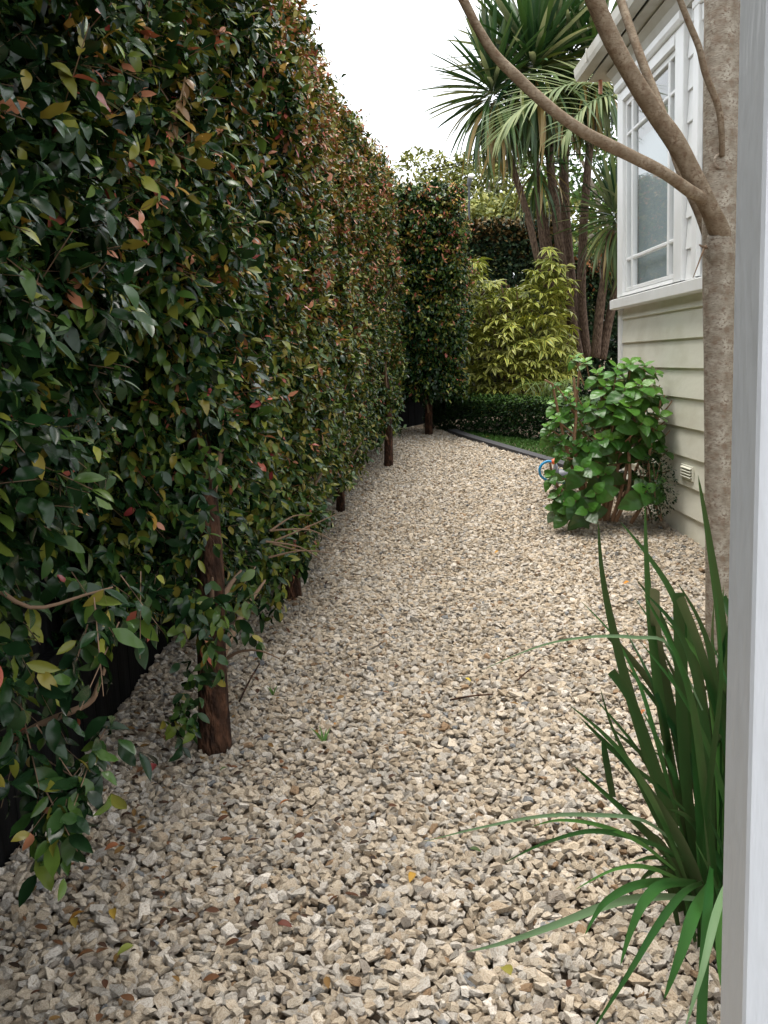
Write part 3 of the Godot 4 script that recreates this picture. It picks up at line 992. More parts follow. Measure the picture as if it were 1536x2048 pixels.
	while made < 295:
		var px := r.randf_range(-1, 1)
		var py := r.randf()
		# crown wider low down, top broken into three tufts
		var x := 1.80 + px * 0.74
		var topline := 2.45 + 0.28 * cos((px - 0.62) * 5.2) - 0.25 * exp(-pow((px + 0.45) / 0.22, 2.0))
		var yy := lerpf(0.62, topline, pow(py, 0.9))
		var zz := -12.75 + 0.35 * (1.0 - px * px) * sin(PI * clampf(py + 0.1, 0, 1)) - absf(r.randfn(0, 0.16))
		if r.randf() < 0.55 * clampf((yy - 2.2) * 2.0, 0.0, 1.0) and absf(px) < 0.1:
			continue
		put("leaf", wm[r.randi() % 4 if made > 70 else r.randi() % 3], mats.leaf_wet, v, Transform3D(Basis.from_euler(Vector3(r.randf_range(-0.1, 0.6), r.randf() * TAU, r.randf_range(-0.3, 0.3))).scaled(Vector3.ONE * r.randf_range(0.8, 1.2)), Vector3(x, yy, zz)))
		made += 1
	var xs := []
	var cs := PackedColorArray()
	for k in 420:
		var px := r.randf_range(-1, 1)
		var py := r.randf()
		var topline := 2.3 + 0.28 * cos((px - 0.62) * 5.2) - 0.25 * exp(-pow((px + 0.45) / 0.22, 2.0))
		xs.append(Transform3D(Basis.from_euler(Vector3(r.randf_range(-0.2, 0.5), r.randf() * TAU, r.randf_range(-0.3, 0.3))), Vector3(1.8 + px * 0.72, lerpf(0.62, topline, py), -12.95 + r.randf_range(-0.5, 0.15))))
		cs.append(Color.WHITE)
	many("inner_leaves", wm[3], mats.leaf_wet, xs, cs, v)
	# grassy tuft at the foot of the trunks
	var gt := thing("grass_tuft", "tuft of fine grassy leaves behind the low hedge", "plant", Vector3(2.0, 0.5, -11.6))
	for k in 70:
		var a := Vector3(2.05 + r.randf_range(-0.15, 0.15), 0.55, -11.75 + r.randf_range(-0.1, 0.1))
		var d := Vector3(r.randf_range(-1, 1), 0, r.randf_range(-0.6, 0.8)).normalized() * r.randf_range(0.15, 0.5)
		var b := obj("blade", blade(PackedVector3Array([a, a + d * 0.4 + Vector3(0, 0.42, 0), a + d + Vector3(0, r.randf_range(0.2, 0.5), 0)]), 0.012, Vector3(0, 1, 0.3), 0.2, false, 3), mats.hedge_leaf_5, gt)

func whorl(tint: PackedColorArray, sd: int) -> ArrayMesh:
	var r := rg(sd)
	var st := SurfaceTool.new()
	st.begin(Mesh.PRIMITIVE_TRIANGLES)
	for k in 8:
		var a := TAU * k / 8.0 + r.randf_range(-0.2, 0.2)
		var d := Vector3(sin(a), r.randf_range(0.15, 0.45), cos(a)).normalized()
		st.append_from(leaf_mesh(0.30, 0.25, r.randf_range(0.4, 0.75), 5, 1.0, tint), 0, aim(d * 0.015, d, Vector3.UP, r.randf_range(0.13, 0.18)))
	return st.commit()

# a clipped block of leaves between two points on the ground
func leaf_block(t: Node3D, a: Vector3, b: Vector3, deep: float, high: float, count: int, size: float, tones: Array, tip: Color, sd: int) -> void:
	var r := rg(sd)
	var along := b - a
	var side := along.cross(Vector3.UP).normalized()
	if side.z < 0.0:
		side = -side
	var ln := FastNoiseLite.new()
	ln.seed = sd
	ln.frequency = 1.1
	var xs := []
	var cs := PackedColorArray()
	for i in count:
		var u := r.randf()
		var q := r.randf()
		var p: Vector3
		var out: Vector3
		var lump := ln.get_noise_2d(u * along.length() * 1.6, q * 7.0) * size * 1.6
		var d := absf(r.randfn(0, size * 1.6))
		if r.randf() < 0.2:
			d += r.randf() * deep * 0.5
		var tipped := false
		if q < 0.62:
			var h := r.randf()
			p = a + along * u + side * (deep * 0.5 - d + lump - 0.3 * size * pow(h, 8.0)) + Vector3(0, h * high, 0)
			out = side
			tipped = h > 0.9 and r.randf() < 0.5
		elif q < 0.9:
			p = a + along * u + side * r.randf_range(-0.5, 0.5) * deep + Vector3(0, high - d + lump, 0)
			out = Vector3.UP
			tipped = r.randf() < 0.6
		else:
			var e := 0.0 if r.randf() < 0.5 else 1.0
			p = a + along * (e + (0.5 - e) * 2.0 * d / along.length()) + side * r.randf_range(-0.5, 0.5) * deep + Vector3(0, r.randf() * high, 0)
			out = along.normalized() * (e * 2.0 - 1.0)
		xs.append(aim(p, (out + rv(r) * 0.9).normalized(), out * 0.5 + Vector3.UP * 0.7 + rv(r) * 0.6, size * r.randf_range(0.7, 1.3)))
		cs.append((tip if tipped else tones[r.randi() % tones.size()]) * r.randf_range(0.75, 1.25))
	many("foliage", leaf3[1], mats.leaf_dull, xs, cs, t)

# ---------------------------------------------------------------- cabbage trees and the palm
func build_palms() -> void:
	var sw := [leaf_mesh(0.070, 0.5, 0.03, 6), leaf_mesh(0.064, 0.5, 0.15, 6), leaf_mesh(0.052, 0.5, 0.45, 7)]
	for i in 6:
		leafy("sword_%d" % i, 0.4, 0.4, 0.5, [Color(0.025, 0.07, 0.02), Color(0.04, 0.09, 0.024), Color(0.065, 0.115, 0.028), Color(0.11, 0.13, 0.03), Color(0.22, 0.15, 0.04), Color(0.016, 0.048, 0.02)][i].linear_to_srgb()).vertex_color_use_as_albedo = false
	var t := thing("cabbage_tree", "large many-stemmed cabbage tree with spiky heads behind the house corner", "tree", Vector3(2.604, 1.327, -13.600))
	var trunks := [
		[[Vector3(2.607, 1.428, -13.500), Vector3(2.385, 2.113, -13.500), Vector3(2.226, 2.586, -13.500), Vector3(2.090, 3.184, -13.500), Vector3(1.914, 3.692, -13.400), Vector3(1.750, 4.186, -13.300), Vector3(1.607, 4.572, -13.200)], 0.054, 0.048],
		[[Vector3(2.675, 1.428, -13.600), Vector3(2.438, 2.185, -13.600), Vector3(2.326, 2.726, -13.600), Vector3(2.270, 3.258, -13.600), Vector3(2.230, 3.912, -13.600), Vector3(2.184, 4.722, -13.500)], 0.056, 0.046],
		[[Vector3(2.624, 1.431, -13.700), Vector3(2.492, 2.326, -13.700), Vector3(2.413, 2.801, -13.700), Vector3(2.335, 3.270, -13.700), Vector3(2.285, 3.668, -13.700)], 0.052, 0.045],
		[[Vector3(2.799, 1.251, -13.600), Vector3(2.678, 1.906, -13.600), Vector3(2.559, 2.651, -13.600), Vector3(2.482, 3.316, -13.600), Vector3(2.420, 3.906, -13.600), Vector3(2.406, 4.830, -13.700)], 0.075, 0.062],
		[[Vector3(2.911, 1.248, -13.900), Vector3(2.780, 2.056, -13.900), Vector3(2.701, 2.882, -13.900), Vector3(2.664, 3.557, -13.900), Vector3(2.683, 4.220, -13.900), Vector3(2.757, 5.065, -13.900)], 0.085, 0.078],
		[[Vector3(2.933, 1.247, -13.700), Vector3(2.859, 2.041, -13.700), Vector3(2.883, 2.851, -13.700), Vector3(2.927, 3.514, -13.700), Vector3(2.984, 4.101, -13.700), Vector3(3.076, 4.898, -13.800)], 0.068, 0.06],
	]
	for i in trunks.size():
		obj("trunk", tube(spline(PackedVector3Array(trunks[i][0]), 6), PackedFloat32Array([trunks[i][1], trunks[i][1] * 0.88, trunks[i][1] * 0.82, trunks[i][2] * 0.85]), 12, 0.05, i), mats.bark_cabbage, t)
	var heads := [Vector3(2.168, 4.981, -13.300), Vector3(1.596, 4.639, -13.100), Vector3(2.420, 4.926, -13.700), Vector3(2.758, 5.258, -13.900), Vector3(3.067, 4.999, -13.700), Vector3(2.266, 3.866, -13.700)]
	cabbage_heads(t, heads, [250, 220, 170, 190, 170, 90], [1.28, 1.05, 1.05, 1.15, 1.05, 0.85], sw, 61, 300)
	var t2 := thing("cabbage_tree", "smaller two-stemmed cabbage tree close beside the house corner", "tree", Vector3(2.923, 1.264, -13.000))
	obj("trunk", tube(spline(PackedVector3Array([Vector3(2.890, 1.245, -13.000), Vector3(2.957, 1.865, -13.000), Vector3(3.031, 2.378, -13.000), Vector3(3.103, 2.886, -13.000)]), 6), PackedFloat32Array([0.066, 0.056, 0.05]), 12, 0.05), mats.bark_cabbage, t2)
	obj("trunk", tube(spline(PackedVector3Array([Vector3(2.999, 1.222, -13.100), Vector3(3.087, 1.668, -13.100), Vector3(3.220, 2.251, -13.100), Vector3(3.390, 2.952, -13.100)]), 6), PackedFloat32Array([0.066, 0.056, 0.05]), 12, 0.05), mats.bark_cabbage, t2)
	cabbage_heads(t2, [Vector3(3.155, 3.010, -13.000), Vector3(3.403, 3.079, -13.100)], [110, 90], [0.85, 0.85], sw, 62, 120)
	build_fronds()

func cabbage_heads(t: Node3D, heads: Array, counts: Array, lens: Array, sw: Array, sd: int, singles: int) -> void:
	var r := rg(sd)
	var xs := [[], [], []]
	var cs := [PackedColorArray(), PackedColorArray(), PackedColorArray()]
	var total := 0
	for c in counts:
		total += c
	var share := float(singles) / total
	for h in heads.size():
		for k in counts[h]:
			var f: float = float(k) / counts[h]
			# from upright young leaves to hanging old ones
			var el := lerpf(1.5, -1.15, pow(f, 0.85)) + r.randf_range(-0.15, 0.15)
			var az: float = k * 2.39996 + r.randf_range(-0.25, 0.25)
			var d := Vector3(cos(az) * cos(el), sin(el), sin(az) * cos(el))
			var kind := 0 if el > 0.45 else (1 if el > -0.2 else 2)
			var c := 0
			if el > 0.3:
				c = [0, 1, 2, 5, 0][r.randi() % 5]
			elif el > -0.25:
				c = [1, 2, 0, 3, 5][r.randi() % 5]
			else:
				c = [1, 2, 3, 4, 1, 2][r.randi() % 6]
			var l: float = lens[h] * r.randf_range(0.72, 1.05)
			var o: Vector3 = heads[h] + Vector3(0, (0.5 - f) * 0.35, 0) + d * 0.05
			var x := aim(o, d, Vector3.UP + rv(r) * 0.25, l)
			if r.randf() < share and t.get_child_count() < singles + 8:
				put("leaf", sw[kind], mats["sword_%d" % c], t, x)
			else:
				xs[kind].append(x)
				cs[kind].append(mats["sword_%d" % c].albedo_color.srgb_to_linear() * r.randf_range(0.85, 1.15))
	for k in 3:
		many("foliage", sw[k], mats.leaf_blade, xs[k], cs[k], t)

func build_fronds() -> void:
	var r := rg(71)
	for i in 3:
		leafy("frond_%d" % i, 0.55, 0.5, 0.3, [Color(0.09, 0.13, 0.05), Color(0.135, 0.165, 0.065), Color(0.06, 0.095, 0.03)][i].linear_to_srgb()).vertex_color_use_as_albedo = false
	var t := thing("feather_palm", "pale green feathery palm reaching out from behind the house corner", "palm", Vector3(2.696, 1.321, -10.400))
	obj("trunk", tube(spline(PackedVector3Array([Vector3(2.697, 1.004, -10.400), Vector3(2.703, 2.357, -10.400), Vector3(2.710, 3.361, -10.400), Vector3(2.708, 3.730, -10.400)]), 5), PackedFloat32Array([0.08, 0.065, 0.055]), 12, 0.03), mats.bark_cabbage, t)
	var spines := [
		[[Vector3(2.708, 3.681, -10.400), Vector3(2.434, 3.916, -10.200), Vector3(2.032, 3.923, -10.000), Vector3(1.677, 3.781, -9.800), Vector3(1.394, 3.592, -9.700), Vector3(1.241, 3.404, -9.650)], 0.46, 30],
		[[Vector3(2.709, 3.657, -10.400), Vector3(2.450, 3.808, -10.100), Vector3(2.184, 3.718, -9.800), Vector3(1.949, 3.517, -9.600), Vector3(1.810, 3.297, -9.500)], 0.34, 16],
		[[Vector3(2.709, 3.657, -10.400), Vector3(2.831, 4.118, -10.500), Vector3(3.120, 4.362, -10.700), Vector3(3.500, 4.358, -10.900)], 0.5, 20],
		[[Vector3(2.709, 3.657, -10.400), Vector3(2.790, 4.203, -10.800), Vector3(2.961, 4.805, -11.300), Vector3(3.233, 5.259, -11.900)], 0.5, 20],
	]
	for s in spines.size():
		var fr := Node3D.new()
		fr.name = "frond"
		t.add_child(fr, true)
		var sp := spline(PackedVector3Array(spines[s][0]), 10)
		fr.position = sp[0] - t.position
		obj("rib", tube(sp, PackedFloat32Array([0.016, 0.009, 0.003]), 6), mats.frond_2, fr)
		var pairs: int = spines[s][2]
		for k in pairs:
			var q := lerpf(0.16, 0.985, float(k) / (pairs - 1)) * (sp.size() - 1)
			var i := mini(int(q), sp.size() - 2)
			var p := sp[i].lerp(sp[i + 1], q - i)
			var tg := (sp[i + 1] - sp[i]).normalized()
			var f := q / (sp.size() - 1)
			for m in [-1.0, 1.0]:
				var up := Vector3.UP
				var sd: Vector3 = tg.cross(up).normalized() * m
				var lift := 0.62 if m > 0.0 else -0.25
				if s == 0:
					# leaflets on the far side stand up, those on the near side hang
					lift = lerpf(0.62, 0.2, f) if sd.z < 0.0 else -0.2
				var d: Vector3 = (sd * 0.55 + tg * lerpf(0.75, 1.25, f) + up * lift + rv(r) * 0.1).normalized()
				var L: float = spines[s][1] * (0.62 + 0.6 * sin(PI * clampf(f * 0.9 + 0.12, 0, 1))) * r.randf_range(0.9, 1.08)
				var e: Vector3 = p + d * L + Vector3(0, -0.05 * L - (0.10 * L if lift < 0.0 else 0.0), 0)
				obj("leaflet", blade(PackedVector3Array([p, p + d * L * 0.55 + Vector3(0, 0.01, 0), e]), 0.024, (up + tg * 0.2 + Vector3(0, 0, 0.5)).normalized(), 0.35, false, 3, 0.6), mats["frond_%d" % (r.randi() % 3)], fr)

# ---------------------------------------------------------------- trees far behind
func puffs(t: Node3D, list: Array, per: int, size: float, tones: Array, sd: int) -> void:
	var r := rg(sd)
	var xs := []
	var cs := PackedColorArray()
	for e in list:
		var c: Vector3 = e[0]
		var rad: float = e[1]
		var n := int(per * rad * rad)
		for k in n:
			var d := rv(r).normalized()
			d.y = absf(d.y) * 0.9 + d.y * 0.1 if r.randf() < 0.6 else d.y
			var p := c + d * rad * (1.0 - absf(r.randfn(0, 0.16))) * Vector3(1, 0.85, 1)
			xs.append(aim(p, (d + rv(r) * 0.8).normalized(), d * 0.6 + Vector3.UP * 0.5 + rv(r) * 0.5, size * r.randf_range(0.7, 1.35)))
			cs.append(tones[r.randi() % tones.size()] * r.randf_range(0.75, 1.25))
	many("foliage", leaf3[1], mats.leaf_soft, xs, cs, t)

func crown_list(c: Vector3, spread: Vector3, n: int, rad: float, sd: int) -> Array:
	var r := rg(sd)
	var out := []
	for k in n:
		var d := rv(r)
		out.append([c + d * spread, rad * r.randf_range(0.6, 1.25)])
	return out

func far_tree(called: String, label: String, base: Vector3, high: float, spread: Vector3, n: int, rad: float, per: int, size: float, tones: Array, sd: int, lift := 0.55) -> Node3D:
	var t := thing(called, label, "tree", base, "trees beyond the garden")
	var r := rg(sd + 500)
	var top := base + Vector3(r.randf_range(-0.3, 0.3), high * 0.85, 0)
	obj("trunk", tube(spline(PackedVector3Array([base, base + Vector3(0.1, high * 0.35, 0), top]), 5), PackedFloat32Array([0.2, 0.15, 0.05]), 9, 0.06), mats.bark_grey, t)
	var list := crown_list(base + Vector3(0, high * lift, 0), spread, n, rad, sd)
	for k in 7:
		var e: Vector3 = list[k % list.size()][0]
		var s := base.lerp(top, r.randf_range(0.35, 0.8))
		obj("branch", tube(spline(PackedVector3Array([s, s.lerp(e, 0.5) + Vector3(0, 0.2, 0), e]), 4), PackedFloat32Array([0.07, 0.02]), 6), mats.bark_grey, t)
	puffs(t, list, per, size, tones, sd)
	return t

func build_far_trees() -> void:
	var yel := [Color(0.13, 0.15, 0.03), Color(0.18, 0.19, 0.045), Color(0.09, 0.11, 0.025), Color(0.22, 0.22, 0.06)]
	var grn := [Color(0.06, 0.13, 0.025), Color(0.09, 0.18, 0.035), Color(0.04, 0.09, 0.02), Color(0.13, 0.21, 0.05)]
	var olv := [Color(0.07, 0.09, 0.03), Color(0.10, 0.12, 0.045), Color(0.05, 0.06, 0.025)]
	far_tree("yellow_green_tree", "yellow-green bushy tree with rounded clumps behind the dark hedge", Vector3(4.6, 0.4, -28), 5.2, Vector3(1.9, 1.7, 1.2), 34, 0.75, 750, 0.16, yel, 81, 0.62)
	far_tree("yellow_green_tree", "tall yellow-green tree behind the hanging cabbage tree leaves", Vector3(4.2, 0.4, -34), 8.0, Vector3(2.6, 2.2, 1.5), 30, 1.0, 480, 0.18, yel, 82, 0.62)
	far_tree("olive_tree", "dull olive tree seen just over the end of the hedge", Vector3(2.7, 0.4, -31), 6.6, Vector3(1.1, 1.9, 1.2), 22, 0.85, 520, 0.17, olv + yel, 83, 0.60)
	far_tree("green_tree", "fresh green feathery tree between the palm trunks and the house", Vector3(5.4, 0.4, -22), 6.0, Vector3(1.5, 2.6, 1.0), 46, 0.6, 800, 0.13, grn, 84, 0.55)
	far_tree("green_tree", "darker green tree low behind the cabbage tree trunks", Vector3(6.5, 0.4, -30), 6.0, Vector3(2.5, 2.4, 1.0), 30, 0.9, 480, 0.17, grn + olv, 85, 0.5)
	# a bough over the hedge at the top left
	var t := thing("overhanging_tree", "thin leafy sprigs of a tree rising above the hedge top", "tree", Vector3(-1.9, 0, -9.5), "trees beyond the garden")
	obj("trunk", tube(spline(PackedVector3Array([Vector3(-1.9, 0, -9.5), Vector3(-1.8, 2.5, -9.5), Vector3(-1.4, 5.2, -9.4)]), 5), PackedFloat32Array([0.12, 0.08, 0.04]), 9, 0.05), mats.bark_grey, t)
	var r := rg(86)
	var list := []
	for k in 7:
		var a := Vector3(-1.5, 4.3 + k * 0.2, -9.4)
		var b := Vector3(-0.95 + r.randf_range(-0.1, 0.42), 4.75 + k * 0.17, -9.4 + r.randf_range(-0.4, 0.5))
		obj("branch", tube(spline(PackedVector3Array([a, a.lerp(b, 0.5) + Vector3(0, 0.12, 0), b]), 4), PackedFloat32Array([0.025, 0.006]), 6), mats.twig, t)
		list.append([b, 0.2])
		list.append([a.lerp(b, 0.6), 0.22])
	puffs(t, list, 3000, 0.07, [Color(0.05, 0.06, 0.03), Color(0.09, 0.07, 0.03), Color(0.03, 0.045, 0.02)], 87)
	# lamp on a pole over the hedge end
	var l := thing("street_lamp", "small white-headed street lamp seen above the hedge end", "street lamp", Vector3(2.584, 4.599, -27.000))
	obj("pole", tube(PackedVector3Array([Vector3(2.533, 2.332, -27.000), Vector3(2.613, 5.878, -27.000)]), PackedFloat32Array([0.04, 0.03]), 10), mats.pole_grey, l)
	obj("bracket", tube(PackedVector3Array([Vector3(2.599, 5.879, -27.000), Vector3(2.644, 6.072, -27.000)]), PackedFloat32Array([0.05, 0.07]), 10), mats.pole_grey, l)
	var sp := SphereMesh.new()
	sp.radius = 0.085
	sp.height = 0.13
	put("lamp_head", sp, mats.lamp_white, l, Transform3D(Basis(), Vector3(2.672, 6.135, -27.000)))
	var wires := [[Vector3(1.252, 6.028, -26.000), Vector3(2.229, 6.217, -26.000), Vector3(3.463, 6.421, -26.000)], [Vector3(1.255, 6.114, -26.000), Vector3(2.231, 6.291, -26.000), Vector3(3.465, 6.520, -26.000)]]
	for k in 2:
		var o := obj("power_line", tube(spline(PackedVector3Array(wires[k]), 4), PackedFloat32Array([0.012, 0.012]), 5), mats.fence_black)
		tag(o, ["lower thin black power line crossing above the hedge end", "upper thin black power line crossing above the hedge end"][k], "power line", "power lines")

# ---------------------------------------------------------------- the smooth-barked tree in front of the house
func build_front_tree() -> void:
	var t := thing("slender_tree", "slender grey-brown tree with bare branches in front of the window", "tree", Vector3(1.40, 0, -3.86))
	var zz := -3.86
	obj("trunk", tube(spline(PackedVector3Array([Vector3(1.382, -0.067, -3.860), Vector3(1.372, 0.383, -3.860), Vector3(1.359, 0.898, -3.860), Vector3(1.349, 1.295, -3.860), Vector3(1.345, 1.566, -3.860), Vector3(1.344, 1.812, -3.860), Vector3(1.344, 2.145, -3.860), Vector3(1.341, 2.504, -3.860), Vector3(1.339, 2.852, -3.860), Vector3(1.336, 3.306, -3.860), Vector3(1.320, 3.944, -3.900), Vector3(1.341, 4.705, -3.900), Vector3(1.289, 5.689, -3.900)]), 5), PackedFloat32Array([0.066, 0.060, 0.057, 0.058, 0.064, 0.066, 0.067, 0.066, 0.066, 0.06, 0.045, 0.025, 0.006]), 20, 0.035, 5), mats.bark_grey, t)
	obj("branch", tube(spline(PackedVector3Array([Vector3(1.365, 1.633, -3.872), Vector3(1.332, 1.736, -3.820), Vector3(1.271, 1.829, -3.770), Vector3(1.187, 1.950, -3.720), Vector3(1.109, 2.059, -3.680), Vector3(1.026, 2.155, -3.650), Vector3(0.930, 2.268, -3.600), Vector3(0.847, 2.378, -3.550), Vector3(0.781, 2.486, -3.500), Vector3(0.706, 2.615, -3.420), Vector3(0.627, 2.804, -3.300), Vector3(0.580, 3.062, -3.200), Vector3(0.509, 3.419, -3.100)]), 5), PackedFloat32Array([0.038, 0.041, 0.037, 0.0355, 0.0345, 0.033, 0.032, 0.031, 0.0305, 0.029, 0.022, 0.014, 0.004]), 14, 0.07, 2), mats.bark_branch, t)
	obj("branch", tube(spline(PackedVector3Array([Vector3(1.241, 1.856, -3.740), Vector3(1.175, 1.874, -3.680), Vector3(1.050, 1.931, -3.600), Vector3(0.921, 1.972, -3.520), Vector3(0.817, 2.003, -3.450), Vector3(0.716, 2.033, -3.380), Vector3(0.622, 2.076, -3.320), Vector3(0.550, 2.122, -3.280), Vector3(0.472, 2.178, -3.240), Vector3(0.397, 2.237, -3.200), Vector3(0.343, 2.304, -3.160), Vector3(0.297, 2.371, -3.120), Vector3(0.232, 2.459, -3.050), Vector3(0.181, 2.593, -2.980), Vector3(0.155, 2.786, -2.900), Vector3(0.122, 3.050, -2.850)]), 5), PackedFloat32Array([0.024, 0.0225, 0.021, 0.0205, 0.019, 0.0175, 0.016, 0.0145, 0.013, 0.0095, 0.003]), 12, 0.09, 3), mats.bark_branch, t)
	obj("branch", tube(spline(PackedVector3Array([Vector3(1.338, 1.687, -3.920), Vector3(1.303, 1.828, -3.960), Vector3(1.251, 1.971, -4.000), Vector3(1.214, 2.116, -4.050), Vector3(1.169, 2.293, -4.100), Vector3(1.119, 2.462, -4.150), Vector3(1.076, 2.623, -4.200), Vector3(1.041, 2.776, -4.250), Vector3(1.001, 2.969, -4.300), Vector3(0.972, 3.278, -4.350), Vector3(0.901, 3.794, -4.400)]), 5), PackedFloat32Array([0.024, 0.022, 0.020, 0.0185, 0.017, 0.010, 0.003]), 12, 0.06, 4), mats.bark_branch, t)
	obj("branch", tube(spline(PackedVector3Array([Vector3(1.327, 2.020, -3.800), Vector3(1.310, 2.096, -3.760), Vector3(1.290, 2.181, -3.740), Vector3(1.235, 2.290, -3.720), Vector3(1.202, 2.380, -3.700), Vector3(1.158, 2.460, -3.680), Vector3(1.119, 2.530, -3.660), Vector3(1.076, 2.623, -3.640), Vector3(1.037, 2.803, -3.600), Vector3(0.961, 3.032, -3.550)]), 5), PackedFloat32Array([0.011, 0.0125, 0.013, 0.011, 0.009, 0.003]), 10, 0.08, 6), mats.bark_branch, t)
	obj("branch_collar", tube(spline(PackedVector3Array([Vector3(1.357, 1.412, -3.875), Vector3(1.351, 1.566, -3.860), Vector3(1.339, 1.669, -3.838), Vector3(1.322, 1.741, -3.815)]), 5), PackedFloat32Array([0.040, 0.058, 0.058, 0.038]), 16, 0.05, 9), mats.bark_grey, t)
	obj("twig", tube(spline(PackedVector3Array([Vector3(1.278, 1.693, -3.820), Vector3(1.250, 1.660, -3.780), Vector3(1.225, 1.609, -3.760), Vector3(1.207, 1.570, -3.750)]), 4), PackedFloat32Array([0.005, 0.003, 0.0012]), 6), mats.twig, t)
	obj("twig", tube(spline(PackedVector3Array([Vector3(1.282, 1.687, -3.820), Vector3(1.243, 1.686, -3.760), Vector3(1.230, 1.692, -3.750)]), 4), PackedFloat32Array([0.005, 0.003]), 6), mats.twig, t)
	# ring-shaped knots
	for e in [[Vector3(1.324, 2.001, -3.797), 0.034]]:
		if e[1] > 0.0:
			var tm := TorusMesh.new()
			tm.inner_radius = e[1] * 0.7
			tm.outer_radius = e[1]
			tm.rings = 20
			tm.ring_segments = 8
			put("knot", tm, mats.bark_hedge if e[1] < 0.02 else mats.bark_grey, t, Transform3D(Basis.from_euler(Vector3(PI / 2, 0.25, 0)).scaled(Vector3(1, 0.9, 0.5)), e[0]))

